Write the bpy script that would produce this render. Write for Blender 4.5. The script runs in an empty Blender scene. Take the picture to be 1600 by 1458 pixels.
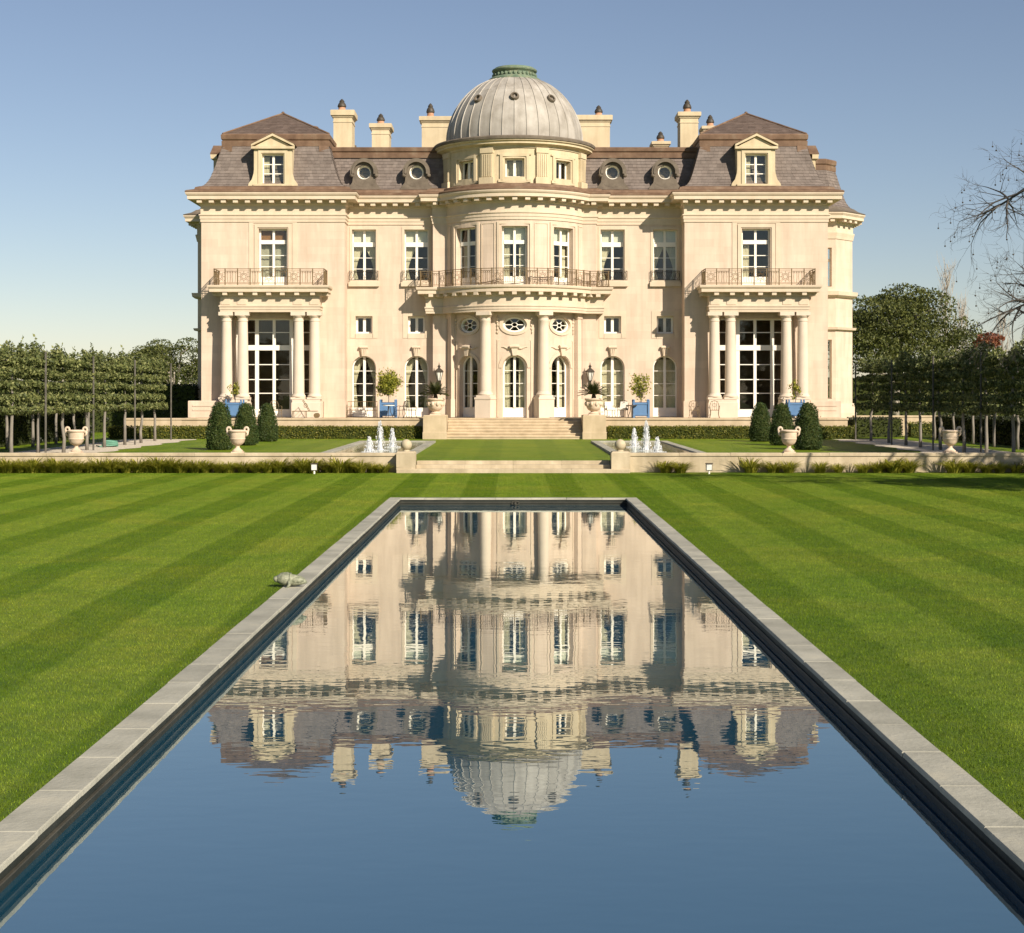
import bpy, bmesh, math, random
import numpy as np
from mathutils import Vector, Matrix
R = math.radians
rng = np.random.default_rng(7)
random.seed(7)
SC = bpy.context.scene
COL = SC.collection

# ------------------------------------------------------------------ camera
F = 2400.0                      # focal length in pixels of the 1600 px wide photograph
EYE = 2.86
cam_d = bpy.data.cameras.new('camera')
cam = bpy.data.objects.new('camera', cam_d)
COL.objects.link(cam)
cam.location = (0, 0, EYE)
cam.rotation_euler = (R(90), 0, 0)
cam_d.sensor_width = 36.0
cam_d.lens = 36.0 * F / 1600.0
cam_d.shift_x = -2.0 / 1600.0
cam_d.shift_y = -112.0 / 1600.0
cam_d.clip_end = 3000
SC.camera = cam

# ------------------------------------------------------------------ sky, sun, exposure
SUN_AZ, SUN_EL = R(37), R(32)   # to the right of the view axis behind the camera
sv = Vector((math.sin(SUN_AZ) * math.cos(SUN_EL), -math.cos(SUN_AZ) * math.cos(SUN_EL), math.sin(SUN_EL)))
W = bpy.data.worlds.new('World')
SC.world = W
W.use_nodes = True
wn = W.node_tree.nodes
sky = wn.new('ShaderNodeTexSky')
sky.sky_type = 'NISHITA'
sky.sun_disc = False
sky.sun_elevation = SUN_EL
sky.sun_rotation = math.atan2(sv.x, sv.y)
sky.air_density = 1.0
sky.dust_density = 0.15
sky.ozone_density = 1.6
wn['Background'].inputs['Strength'].default_value = 0.058
hs = wn.new('ShaderNodeHueSaturation'); hs.inputs['Saturation'].default_value = 0.90
tn = wn.new('ShaderNodeMix'); tn.data_type = 'RGBA'; tn.blend_type = 'MULTIPLY'; tn.inputs[0].default_value = 1.0
tn.inputs[7].default_value = (1.02, 0.99, 1.04, 1)          # even tint of the whole sky
W.node_tree.links.new(sky.outputs[0], hs.inputs['Color'])
W.node_tree.links.new(hs.outputs[0], tn.inputs[6])
W.node_tree.links.new(tn.outputs[2], wn['Background'].inputs['Color'])
sun_d = bpy.data.lights.new('sun', 'SUN')
sun = bpy.data.objects.new('sun', sun_d)
COL.objects.link(sun)
sun_d.energy = 5.0
sun_d.angle = R(0.5)
sun_d.color = (1.0, 0.885, 0.735)
sun.rotation_euler = sv.to_track_quat('Z', 'Y').to_euler()
sun.location = sv * 60
SC.view_settings.view_transform = 'Standard'
SC.view_settings.look = 'None'
SC.view_settings.gamma = 1.0
SC.view_settings.exposure = 0.58

# ------------------------------------------------------------------ helpers
WP = {}                         # world position of every empty or part


def tag(o, label=None, cat=None, group=None, kind=None):
    if label: o['label'] = label
    if cat: o['category'] = cat
    if group: o['group'] = group
    if kind: o['kind'] = kind
    return o


def link(o, parent=None, world=(0, 0, 0)):
    COL.objects.link(o)
    w = Vector(world)
    if parent is not None:
        o.parent = parent
        o.location = w - WP[parent.name]
    else:
        o.location = w
    WP[o.name] = w
    return o


def empty(name, loc=(0, 0, 0), parent=None, rz=0.0):
    o = bpy.data.objects.new(name, None)
    o.empty_display_size = 0.2
    link(o, parent, loc)
    o.rotation_euler.z = rz
    return o


def inst(name, me, parent, world, rz=0.0, rx=0.0):
    o = bpy.data.objects.new(name, me)
    link(o, parent, world)
    o.rotation_euler = (rx, 0, rz)
    return o


def copy_tree(o, parent=None, world=None, rz=None, scale=None):
    c = o.copy()
    COL.objects.link(c)
    c.parent = parent
    if parent is None and world is not None:
        c.location = world
        WP[c.name] = Vector(world)
    if rz is not None: c.rotation_euler.z = rz
    if scale is not None: c.scale = (scale,) * 3 if not hasattr(scale, '__len__') else scale
    for ch in list(o.children):
        copy_tree(ch, c)
    return c


class MB:
    def __init__(s):
        s.v, s.f = [], []

    def add(s, vs, fs):
        k = len(s.v)
        s.v.extend([tuple(p) for p in vs])
        s.f.extend([tuple(i + k for i in f) for f in fs])

    def quad(s, a, b, c, d): s.add((a, b, c, d), ((0, 1, 2, 3),))

    def poly(s, pts): s.add(pts, (tuple(range(len(pts))),))

    def box(s, x0, x1, y0, y1, z0, z1):
        s.hexa([(x0, y0, z0), (x1, y0, z0), (x1, y1, z0), (x0, y1, z0), (x0, y0, z1), (x1, y0, z1), (x1, y1, z1), (x0, y1, z1)])

    def hexa(s, p):
        s.add(p, ((0, 3, 2, 1), (4, 5, 6, 7), (0, 1, 5, 4), (1, 2, 6, 5), (2, 3, 7, 6), (3, 0, 4, 7)))

    def bbox(s, x0, x1, y0, y1, z0, z1, b=0.02):
        """box with chamfered top edges"""
        s.prism([(x0, y0), (x1, y0), (x1, y1), (x0, y1)], z0, z1 - b, cap=False)
        lo = [(x0, y0, z1 - b), (x1, y0, z1 - b), (x1, y1, z1 - b), (x0, y1, z1 - b)]
        hi = [(x0 + b, y0 + b, z1), (x1 - b, y0 + b, z1), (x1 - b, y1 - b, z1), (x0 + b, y1 - b, z1)]
        for i in range(4):
            j = (i + 1) % 4
            s.quad(lo[i], lo[j], hi[j], hi[i])
        s.poly(hi)
        s.poly([(x0, y1, z0), (x1, y1, z0), (x1, y0, z0), (x0, y0, z0)])

    def mbox(s, M, u0, u1, z0, z1, d0, d1):
        """box in wall coordinates: u along, z up, d outwards"""
        s.hexa([M(u0, z0, d1), M(u1, z0, d1), M(u1, z0, d0), M(u0, z0, d0), M(u0, z1, d1), M(u1, z1, d1), M(u1, z1, d0), M(u0, z1, d0)])

    def prism(s, pts, z0, z1, cap=True):
        n = len(pts)
        vs = [(x, y, z0) for x, y in pts] + [(x, y, z1) for x, y in pts]
        fs = [(i, (i + 1) % n, n + (i + 1) % n, n + i) for i in range(n)]
        if cap: fs += [tuple(range(n - 1, -1, -1)), tuple(range(n, 2 * n))]
        s.add(vs, fs)

    def mprism(s, M, pts, d0, d1):
        """polygon (u,z) extruded between depths d0 (back) and d1 (front)"""
        n = len(pts)
        vs = [M(u, z, d1) for u, z in pts] + [M(u, z, d0) for u, z in pts]
        fs = [tuple(range(n)), tuple(range(2 * n - 1, n - 1, -1))] + [(i, n + i, n + (i + 1) % n, (i + 1) % n) for i in range(n)]
        s.add(vs, fs)

    def mring(s, M, inner, outer, d0, d1, closed=True):
        """band between two (u,z) polylines with thickness"""
        n = len(inner)
        m = n if closed else n - 1
        for i in range(m):
            j = (i + 1) % n
            a, b, c, d = inner[i], inner[j], outer[j], outer[i]
            s.add([M(*a, d1), M(*b, d1), M(*c, d1), M(*d, d1), M(*a, d0), M(*b, d0), M(*c, d0), M(*d, d0)],
                  ((0, 1, 2, 3), (0, 4, 5, 1), (3, 2, 6, 7)))
        if not closed:
            for i in (0, n - 1):
                s.quad(M(*inner[i], d1), M(*outer[i], d1), M(*outer[i], d0), M(*inner[i], d0))

    def lathe(s, prof, c=(0, 0, 0), n=24, a0=0.0, a1=2 * math.pi, caps=True):
        full = abs(a1 - a0 - 2 * math.pi) < 1e-6
        m = n if full else n + 1
        vs = []
        for r, z in prof:
            for i in range(m):
                a = a0 + (a1 - a0) * i / n
                vs.append((c[0] + r * math.cos(a), c[1] + r * math.sin(a), c[2] + z))
        fs = []
        for k in range(len(prof) - 1):
            for i in range(n):
                j = (i + 1) % m
                fs.append((k * m + i, k * m + j, (k + 1) * m + j, (k + 1) * m + i))
        if caps and full:
            if prof[0][0] > 1e-4: fs.append(tuple(range(m - 1, -1, -1)))
            if prof[-1][0] > 1e-4: fs.append(tuple(range((len(prof) - 1) * m, len(prof) * m)))
        s.add(vs, fs)

    def tube(s, pts, r, n=6, closed=False):
        pts = [Vector(p) for p in pts]
        rs = r if hasattr(r, '__len__') else [r] * len(pts)
        N = len(pts)
        vs = []
        prev = None
        for i, p in enumerate(pts):
            if closed: t = pts[(i + 1) % N] - pts[i - 1]
            else: t = pts[min(i + 1, N - 1)] - pts[max(i - 1, 0)]
            if t.length < 1e-9: t = Vector((0, 0, 1))
            t.normalize()
            if prev is None:
                ref = Vector((0, 0, 1)) if abs(t.z) < 0.9 else Vector((1, 0, 0))
                a = t.cross(ref).normalized()
            else:
                a = (prev - t * prev.dot(t))
                a = a.normalized() if a.length > 1e-6 else t.orthogonal().normalized()
            prev = a
            b = t.cross(a)
            for k in range(n):
                th = 2 * math.pi * k / n
                vs.append(p + (a * math.cos(th) + b * math.sin(th)) * rs[i])
        fs = []
        for i in range(N if closed else N - 1):
            j = (i + 1) % N
            for k in range(n):
                l = (k + 1) % n
                fs.append((i * n + k, i * n + l, j * n + l, j * n + k))
        if not closed:
            fs.append(tuple(range(n - 1, -1, -1)))
            fs.append(tuple(range((N - 1) * n, N * n)))
        s.add(vs, fs)

    def ball(s, c, r, nu=12, nv=8, sx=1, sy=1, sz=1):
        prof = [(math.sin(math.pi * i / nv), -math.cos(math.pi * i / nv)) for i in range(nv + 1)]
        k = len(s.v)
        s.lathe([(max(p[0], 1e-5) * r, p[1] * r) for p in prof], (0, 0, 0), nu, caps=False)
        for i in range(k, len(s.v)):
            x, y, z = s.v[i]
            s.v[i] = (c[0] + x * sx, c[1] + y * sy, c[2] + z * sz)

    def sweep(s, path, prof, closed=False, caps=True):
        """profile (out, z) along plan path; outwards is to the right of travel"""
        P = [Vector((x, y)) for x, y in path]
        n = len(P)
        rows = []
        for i in range(n):
            def nrm(a, b):
                d = (b - a).normalized()
                return Vector((d.y, -d.x))
            if closed or 0 < i < n - 1:
                n1, n2 = nrm(P[i - 1], P[i]), nrm(P[i], P[(i + 1) % n])
                m = (n1 + n2)
                m = m / max(m.length_squared / 2, 0.2) if m.length > 1e-6 else n1
            elif i == 0: m = nrm(P[0], P[1])
            else: m = nrm(P[-2], P[-1])
            rows.append([(P[i].x + m.x * o, P[i].y + m.y * o, z) for o, z in prof])
        k = len(prof)
        vs = [p for r_ in rows for p in r_]
        fs = []
        for i in range(n if closed else n - 1):
            j = (i + 1) % n
            for q in range(k - 1):
                fs.append((i * k + q, j * k + q, j * k + q + 1, i * k + q + 1))
        if caps and not closed:
            fs.append(tuple(range(k)))
            fs.append(tuple(range((n - 1) * k + k - 1, (n - 1) * k - 1, -1)))
        s.add(vs, fs)

    def mesh(s, name, mat, smooth=None, origin=None):
        me = bpy.data.meshes.new(name)
        if origin is not None:
            ox, oy, oz = origin
            vs = [(x - ox, y - oy, z - oz) for x, y, z in s.v]
        else: vs = s.v
        me.from_pydata(vs, [], s.f)
        if mat: me.materials.append(mat)
        if smooth is not None:
            me.shade_smooth()
            if smooth > 0: me.set_sharp_from_angle(angle=R(smooth))
        return me

    def build(s, name, mat, parent=None, smooth=None, local=False, kind=None):
        """world-coordinate mesh as one object; origin at the base of its box (local: keep the parent's frame)"""
        if local:
            o = bpy.data.objects.new(name, s.mesh(name, mat, smooth))
            COL.objects.link(o)
            o.parent = parent
            WP[o.name] = WP[parent.name].copy() if parent else Vector((0, 0, 0))
        else:
            a = np.array(s.v, dtype=float)
            lo, hi = a.min(0), a.max(0)
            org = ((lo[0] + hi[0]) / 2, (lo[1] + hi[1]) / 2, lo[2])
            o = bpy.data.objects.new(name, s.mesh(name, mat, smooth, org))
            link(o, parent, org)
        if kind: o['kind'] = kind
        return o


def quads_mesh(name, V, mat):
    """V: (n,4,3) array of separate quads"""
    n = len(V)
    me = bpy.data.meshes.new(name)
    me.vertices.add(n * 4)
    me.vertices.foreach_set('co', V.reshape(-1).astype(np.float32))
    me.loops.add(n * 4)
    me.loops.foreach_set('vertex_index', np.arange(n * 4, dtype=np.int32))
    me.polygons.add(n)
    me.polygons.foreach_set('loop_start', np.arange(0, n * 4, 4, dtype=np.int32))
    me.update(calc_edges=True)
    if mat: me.materials.append(mat)
    return me


def leaf_quads(P, size, up=0.3, aspect=0.55, jitter=0.4):
    """leaf shaped quads (kites) at the points P with random directions"""
    n = len(P)
    d = rng.normal(size=(n, 3))
    d[:, 2] += up
    d /= np.linalg.norm(d, axis=1)[:, None]
    e = rng.normal(size=(n, 3))
    e -= (e * d).sum(1)[:, None] * d
    e /= np.linalg.norm(e, axis=1)[:, None]
    L = size * (1 + jitter * rng.uniform(-1, 1, n))[:, None]
    a = P - d * L * 0.5
    b = P + e * L * aspect * 0.5
    c = P + d * L * 0.5
    g = P - e * L * aspect * 0.5
    return np.stack([a, b, c, g], 1)


# ------------------------------------------------------------------ materials
def new_mat(name):
    m = bpy.data.materials.new(name)
    m.use_nodes = True
    nt = m.node_tree
    b = nt.nodes['Principled BSDF']
    return m, nt, b


def nd(nt, t, **kw):
    n = nt.nodes.new(t)
    for k, v in kw.items():
        if k in n.inputs: n.inputs[k].default_value = v
        else: setattr(n, k, v)
    return n


def ramp(nt, fac, stops):
    r = nt.nodes.new('ShaderNodeValToRGB')
    e = r.color_ramp.elements
    while len(e) < len(stops): e.new(0.5)
    for k, (p, c) in zip(e, stops):
        k.position = p
        k.color = (*c, 1)
    nt.links.new(fac, r.inputs[0])
    return r.outputs[0]


def noise(nt, scale, detail=4, rough=0.55, coord='Position', stretch=None, dist=0.0):
    g = nt.nodes.new('ShaderNodeNewGeometry') if coord == 'Position' else nt.nodes.new('ShaderNodeTexCoord')
    out = g.outputs[coord]
    if stretch:
        mp = nt.nodes.new('ShaderNodeMapping')
        mp.inputs['Scale'].default_value = stretch
        nt.links.new(out, mp.inputs[0])
        out = mp.outputs[0]
    t = nt.nodes.new('ShaderNodeTexNoise')
    t.inputs['Scale'].default_value = scale
    t.inputs['Detail'].default_value = detail
    t.inputs['Roughness'].default_value = rough
    t.inputs['Distortion'].default_value = dist
    nt.links.new(out, t.inputs['Vector'])
    return t.outputs['Fac']


def mix(nt, fac, a, b, mode='MIX'):
    m = nt.nodes.new('ShaderNodeMix')
    m.data_type = 'RGBA'
    m.blend_type = mode
    for s, x in ((m.inputs[0], fac), (m.inputs[6], a), (m.inputs[7], b)):
        if isinstance(x, (int, float)): s.default_value = x
        elif isinstance(x, (tuple, list)): s.default_value = (*x, 1)
        else: nt.links.new(x, s)
    return m.outputs[2]


def bump(nt, b, h, strength=0.3, dist=0.02):
    n = nt.nodes.new('ShaderNodeBump')
    n.inputs['Strength'].default_value = strength
    n.inputs['Distance'].default_value = dist
    nt.links.new(h, n.inputs['Height'])
    nt.links.new(n.outputs[0], b.inputs['Normal'])


def rough_mat(name, c1, c2, scale=1.2, rough=0.85, bscale=25, bstr=0.25, spec=0.25, metal=0.0, stretch=None, island=0.0, objrand=0.0, c3=None, streak=0.0, blocks=0.0):
    """two-colour weathered surface"""
    m, nt, b = new_mat(name)
    f = noise(nt, scale, 6, 0.6, stretch=stretch)
    stops = [(0.3, c1), (0.7, c2)] if c3 is None else [(0.28, c1), (0.55, c2), (0.75, c3)]
    col = ramp(nt, f, stops)
    if streak:
        s = noise(nt, 2.2, 5, 0.6, stretch=(1, 1, 0.12))
        col = mix(nt, streak, col, ramp(nt, s, [(0.35, (0.55, 0.52, 0.47)), (0.62, (1, 1, 1))]), 'MULTIPLY')
    if blocks:                  # ashlar blocks, each a shade of its own
        gp = nt.nodes.new('ShaderNodeNewGeometry'); sx = nt.nodes.new('ShaderNodeSeparateXYZ'); cb = nt.nodes.new('ShaderNodeCombineXYZ')
        nt.links.new(gp.outputs['Position'], sx.inputs[0])
        ad = nt.nodes.new('ShaderNodeMath'); nt.links.new(sx.outputs[0], ad.inputs[0]); nt.links.new(sx.outputs[1], ad.inputs[1])
        nt.links.new(ad.outputs[0], cb.inputs[0]); nt.links.new(sx.outputs[2], cb.inputs[1])
        bk = nt.nodes.new('ShaderNodeTexBrick')
        for k_, v_ in (('Color1', (1 - blocks,) * 3 + (1,)), ('Color2', (1 + blocks,) * 3 + (1,)), ('Mortar', (.93, .92, .9, 1)), ('Scale', 1.0), ('Mortar Size', .006), ('Brick Width', 1.15), ('Row Height', .44)): bk.inputs[k_].default_value = v_
        nt.links.new(cb.outputs[0], bk.inputs['Vector'])
        col = mix(nt, 1.0, col, bk.outputs['Color'], 'MULTIPLY')
    if island or objrand:
        if island:
            g = nt.nodes.new('ShaderNodeNewGeometry'); r = g.outputs['Random Per Island']; k = island
        else:
            g = nt.nodes.new('ShaderNodeObjectInfo'); r = g.outputs['Random']; k = objrand
        col = mix(nt, 1.0, col, ramp(nt, r, [(0, (1 - k,) * 3), (1, (1 + k,) * 3)]), 'MULTIPLY')
    nt.links.new(col, b.inputs['Base Color'])
    b.inputs['Roughness'].default_value = rough
    b.inputs['Specular IOR Level'].default_value = spec
    b.inputs['Metallic'].default_value = metal
    if bstr: bump(nt, b, noise(nt, bscale, 5, 0.6), bstr, 0.02)
    return m


def leaf_mat(name, c1, c2, c3, trans=0.25, scale=0.8, rough=0.55):
    m, nt, b = new_mat(name)
    g = nt.nodes.new('ShaderNodeNewGeometry')
    col = ramp(nt, g.outputs['Random Per Island'], [(0.0, c1), (0.55, c2), (1.0, c3)])
    f = noise(nt, scale, 3, 0.5)
    col = mix(nt, 0.6, col, ramp(nt, f, [(0.3, (0.6, 0.62, 0.55)), (0.7, (1.15, 1.12, 1.0))]), 'MULTIPLY')
    nt.links.new(col, b.inputs['Base Color'])
    b.inputs['Roughness'].default_value = rough
    b.inputs['Specular IOR Level'].default_value = 0.3
    t = nt.nodes.new('ShaderNodeBsdfTranslucent')
    nt.links.new(col, t.inputs[0])
    mx = nt.nodes.new('ShaderNodeMixShader')
    mx.inputs[0].default_value = trans
    nt.links.new(b.outputs[0], mx.inputs[1])
    nt.links.new(t.outputs[0], mx.inputs[2])
    nt.links.new(mx.outputs[0], nt.nodes['Material Output'].inputs[0])
    return m


MT = {}
MT['stone'] = rough_mat('cream_stone', (0.585, 0.468, 0.362), (0.62, 0.50, 0.39), 0.9, 0.9, 14, 0.12, c3=(0.65, 0.53, 0.417), streak=0.32, blocks=0.04)
MT['trim'] = rough_mat('pale_trim_stone', (0.555, 0.455, 0.34), (0.63, 0.527, 0.40), 1.4, 0.88, 18, 0.12, streak=0.15)
MT['column'] = rough_mat('column_stone', (0.60, 0.505, 0.40), (0.66, 0.563, 0.452), 1.2, 0.85, 18, 0.1, streak=0.15)
MT['attic'] = rough_mat('attic_stone', (0.54, 0.445, 0.29), (0.62, 0.522, 0.355), 1.2, 0.9, 18, 0.1, streak=0.35)
MT['terrace'] = rough_mat('terrace_stone', (0.42, 0.335, 0.215), (0.53, 0.425, 0.285), 1.1, 0.9, 12, 0.25, c3=(0.58, 0.48, 0.34), streak=0.3)
MT['wallstone'] = rough_mat('garden_wall_stone', (0.40, 0.335, 0.225), (0.51, 0.43, 0.30), 1.3, 0.92, 16, 0.35, c3=(0.60, 0.51, 0.37), streak=0.45)
MT['urn'] = rough_mat('urn_stone', (0.50, 0.39, 0.28), (0.68, 0.55, 0.42), 3.0, 0.9, 30, 0.3)
MT['ballstone'] = rough_mat('ball_stone', (0.36, 0.31, 0.21), (0.50, 0.43, 0.30), 4.0, 0.92, 30, 0.3)
MT['coping'] = rough_mat('coping_limestone', (0.24, 0.235, 0.19), (0.345, 0.335, 0.275), 1.6, 0.8, 22, 0.4, c3=(0.42, 0.395, 0.305), objrand=0.10)
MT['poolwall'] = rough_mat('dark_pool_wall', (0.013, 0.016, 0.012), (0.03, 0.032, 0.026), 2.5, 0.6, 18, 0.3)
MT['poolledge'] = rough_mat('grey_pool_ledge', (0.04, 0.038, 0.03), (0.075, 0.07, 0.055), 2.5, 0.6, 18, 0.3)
MT['white'] = rough_mat('white_paint', (0.80, 0.76, 0.66), (0.84, 0.80, 0.71), 2.0, 0.5, 20, 0.05, spec=0.4)
MT['slate'] = rough_mat('grey_slate', (0.135, 0.108, 0.092), (0.19, 0.158, 0.138), 2.0, 0.75, 20, 0.3, spec=0.3, island=0.15)
MT['slate_brown'] = rough_mat('brown_slate', (0.095, 0.068, 0.055), (0.145, 0.108, 0.088), 1.6, 0.75, 20, 0.3, spec=0.3, island=0.15)
MT['deck'] = rough_mat('roof_underlay', (0.09, 0.075, 0.065), (0.13, 0.11, 0.10), 2.0, 0.85, 20, 0.2)
MT['copper'] = rough_mat('brown_copper', (0.115, 0.068, 0.042), (0.185, 0.115, 0.072), 1.5, 0.7, 14, 0.2, spec=0.3, c3=(0.23, 0.175, 0.12), streak=0.45)
MT['verdigris'] = rough_mat('green_copper', (0.095, 0.155, 0.105), (0.17, 0.215, 0.145), 3.5, 0.75, 24, 0.4, c3=(0.26, 0.25, 0.16), streak=0.3)
MT['lead'] = rough_mat('pale_lead', (0.285, 0.26, 0.222), (0.385, 0.358, 0.315), 1.3, 0.6, 10, 0.2, spec=0.4, c3=(0.42, 0.395, 0.355), objrand=0.06, streak=0.45)
MT['leaddark'] = rough_mat('dark_lead', (0.105, 0.085, 0.064), (0.175, 0.145, 0.11), 2.5, 0.7, 20, 0.3)
MT['iron'] = rough_mat('brown_iron', (0.105, 0.07, 0.03), (0.19, 0.13, 0.06), 9, 0.6, 30, 0.2, spec=0.4)
MT['darkiron'] = rough_mat('dark_iron', (0.03, 0.026, 0.02), (0.075, 0.06, 0.042), 9, 0.55, 30, 0.2, spec=0.4)
MT['terracotta'] = rough_mat('terracotta', (0.36, 0.19, 0.11), (0.48, 0.28, 0.18), 6, 0.85, 30, 0.3)
MT['blue'] = rough_mat('blue_paint', (0.075, 0.165, 0.32), (0.105, 0.205, 0.365), 2, 0.5, 30, 0.05, spec=0.4)
MT['soil'] = rough_mat('soil', (0.05, 0.035, 0.02), (0.09, 0.065, 0.04), 6, 0.95, 30, 0.5)
MT['bark'] = rough_mat('grey_bark', (0.15, 0.135, 0.115), (0.27, 0.245, 0.205), 6, 0.9, 40, 0.5, stretch=(1, 1, 0.3))
MT['pole'] = rough_mat('grey_pole', (0.07, 0.065, 0.055), (0.14, 0.13, 0.11), 6, 0.9, 40, 0.3)
MT['darkbark'] = rough_mat('dark_bark', (0.05, 0.045, 0.04), (0.10, 0.088, 0.075), 6, 0.9, 40, 0.5)
MT['palebark'] = rough_mat('pale_bark', (0.26, 0.23, 0.19), (0.40, 0.36, 0.30), 5, 0.9, 40, 0.4)
MT['bronze'] = rough_mat('weathered_bronze', (0.10, 0.115, 0.07), (0.24, 0.25, 0.17), 22, 0.5, 60, 0.5, spec=0.5, c3=(0.38, 0.37, 0.27))
MT['gravel'] = rough_mat('pale_gravel', (0.46, 0.40, 0.31), (0.66, 0.59, 0.48), 9, 0.95, 40, 0.6)
MT['curtain'] = rough_mat('cream_curtain', (0.55, 0.50, 0.38), (0.66, 0.61, 0.48), 3, 0.9, 30, 0.05)
MT['blind'] = rough_mat('pale_blind', (0.66, 0.66, 0.60), (0.74, 0.74, 0.68), 3, 0.9, 30, 0.02)
MT['brownblind'] = rough_mat('brown_blind', (0.20, 0.10, 0.04), (0.27, 0.14, 0.06), 3, 0.9, 30, 0.02)
MT['sheer'] = rough_mat('grey_sheer', (0.34, 0.33, 0.27), (0.46, 0.44, 0.36), 3, 0.9, 30, 0.05)
MT['room'] = rough_mat('room_wall', (0.16, 0.11, 0.07), (0.22, 0.155, 0.10), 1, 0.9, 10, 0)
MT['floorwood'] = rough_mat('room_floor', (0.09, 0.055, 0.03), (0.13, 0.08, 0.045), 1, 0.6, 10, 0)
MT['hose'] = rough_mat('green_hose_plastic', (0.10, 0.26, 0.19), (0.16, 0.34, 0.25), 4, 0.5, 30, 0.1)
MT['cushion'] = rough_mat('white_cushion', (0.70, 0.66, 0.56), (0.78, 0.74, 0.64), 4, 0.9, 30, 0.1)
MT['lampglass'] = rough_mat('frosted_glass', (0.62, 0.62, 0.56), (0.74, 0.74, 0.68), 6, 0.35, 30, 0.02, spec=0.5)

# glass pane: see-through with a mirror coat
m, nt, b = new_mat('window_glass')
tr = nd(nt, 'ShaderNodeBsdfTransparent'); tr.inputs[0].default_value = (0.93, 0.94, 0.90, 1)
gl = nd(nt, 'ShaderNodeBsdfGlossy'); gl.inputs['Roughness'].default_value = 0.02
bu = nd(nt, 'ShaderNodeBump'); bu.inputs['Strength'].default_value = 0.05; bu.inputs['Distance'].default_value = 0.05
nt.links.new(noise(nt, 1.6, 2), bu.inputs['Height']); nt.links.new(bu.outputs[0], gl.inputs['Normal'])
fr = nd(nt, 'ShaderNodeLayerWeight')
pw = nd(nt, 'ShaderNodeMath'); pw.operation = 'POWER'; pw.inputs[1].default_value = 5.0
nt.links.new(fr.outputs['Facing'], pw.inputs[0])
ma = nd(nt, 'ShaderNodeMath'); ma.operation = 'MULTIPLY_ADD'; ma.inputs[1].default_value = 0.95; ma.inputs[2].default_value = 0.045
nt.links.new(pw.outputs[0], ma.inputs[0])
mx = nd(nt, 'ShaderNodeMixShader')
nt.links.new(ma.outputs[0], mx.inputs[0]); nt.links.new(tr.outputs[0], mx.inputs[1]); nt.links.new(gl.outputs[0], mx.inputs[2])
nt.links.new(mx.outputs[0], nt.nodes['Material Output'].inputs[0])
MT['glass'] = m


def water_mat(name, body, ior, b1, b2, s1, s2):
    m, nt, b = new_mat(name)
    df = nd(nt, 'ShaderNodeBsdfDiffuse'); df.inputs[0].default_value = (*body, 1)
    gl = nd(nt, 'ShaderNodeBsdfGlossy'); gl.inputs['Roughness'].default_value = 0.0; gl.inputs[0].default_value = (0.97, 1.0, 0.95, 1)
    h1 = noise(nt, s1, 3, 0.5, stretch=(0.75, 1.25, 1))
    h2 = noise(nt, s2, 2, 0.5, stretch=(0.6, 1.3, 1))
    msk = noise(nt, 0.10, 2, 0.5, stretch=(0.5, 1.4, 1))
    mk = nd(nt, 'ShaderNodeMapRange'); mk.inputs[1].default_value = 0.35; mk.inputs[2].default_value = 0.65; mk.inputs[3].default_value = 0.35; mk.inputs[4].default_value = 1.0
    nt.links.new(msk, mk.inputs[0])
    mul = nd(nt, 'ShaderNodeMath'); mul.operation = 'MULTIPLY'
    nt.links.new(h1, mul.inputs[0]); nt.links.new(mk.outputs[0], mul.inputs[1])
    ba = nd(nt, 'ShaderNodeBump'); ba.inputs['Strength'].default_value = 1.0; ba.inputs['Distance'].default_value = b1
    nt.links.new(mul.outputs[0], ba.inputs['Height'])
    bb = nd(nt, 'ShaderNodeBump'); bb.inputs['Strength'].default_value = 1.0; bb.inputs['Distance'].default_value = b2
    nt.links.new(h2, bb.inputs['Height']); nt.links.new(ba.outputs[0], bb.inputs['Normal'])
    nt.links.new(bb.outputs[0], gl.inputs['Normal'])
    fr = nd(nt, 'ShaderNodeLayerWeight'); nt.links.new(bb.outputs[0], fr.inputs['Normal'])
    pw = nd(nt, 'ShaderNodeMath'); pw.operation = 'POWER'; pw.inputs[1].default_value = 5.0; nt.links.new(fr.outputs['Facing'], pw.inputs[0])
    r0 = ((ior - 1) / (ior + 1)) ** 2
    ma = nd(nt, 'ShaderNodeMath'); ma.operation = 'MULTIPLY_ADD'; ma.inputs[1].default_value = 1 - r0; ma.inputs[2].default_value = r0; nt.links.new(pw.outputs[0], ma.inputs[0])
    mx = nd(nt, 'ShaderNodeMixShader')
    nt.links.new(ma.outputs[0], mx.inputs[0]); nt.links.new(df.outputs[0], mx.inputs[1]); nt.links.new(gl.outputs[0], mx.inputs[2])
    nt.links.new(mx.outputs[0], nt.nodes['Material Output'].inputs[0])
    return m


MT['water'] = water_mat('pool_water', (0.004, 0.052, 0.095), 4.0, 0.0022, 0.0005, 1.1, 5.0)
MT['basinwater'] = water_mat('basin_water', (0.05, 0.055, 0.03), 1.5, 0.02, 0.006, 2.0, 7.0)

# foaming water of the jets
m, nt, b = new_mat('foam_water')
b.inputs['Base Color'].default_value = (0.95, 0.96, 0.96, 1)
b.inputs['Roughness'].default_value = 0.6
tl = nd(nt, 'ShaderNodeBsdfTranslucent'); tl.inputs[0].default_value = (0.85, 0.88, 0.9, 1)
mx = nd(nt, 'ShaderNodeMixShader'); mx.inputs[0].default_value = 0.45
nt.links.new(b.outputs[0], mx.inputs[1]); nt.links.new(tl.outputs[0], mx.inputs[2])
nt.links.new(mx.outputs[0], nt.nodes['Material Output'].inputs[0])
MT['foam'] = m


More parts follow.
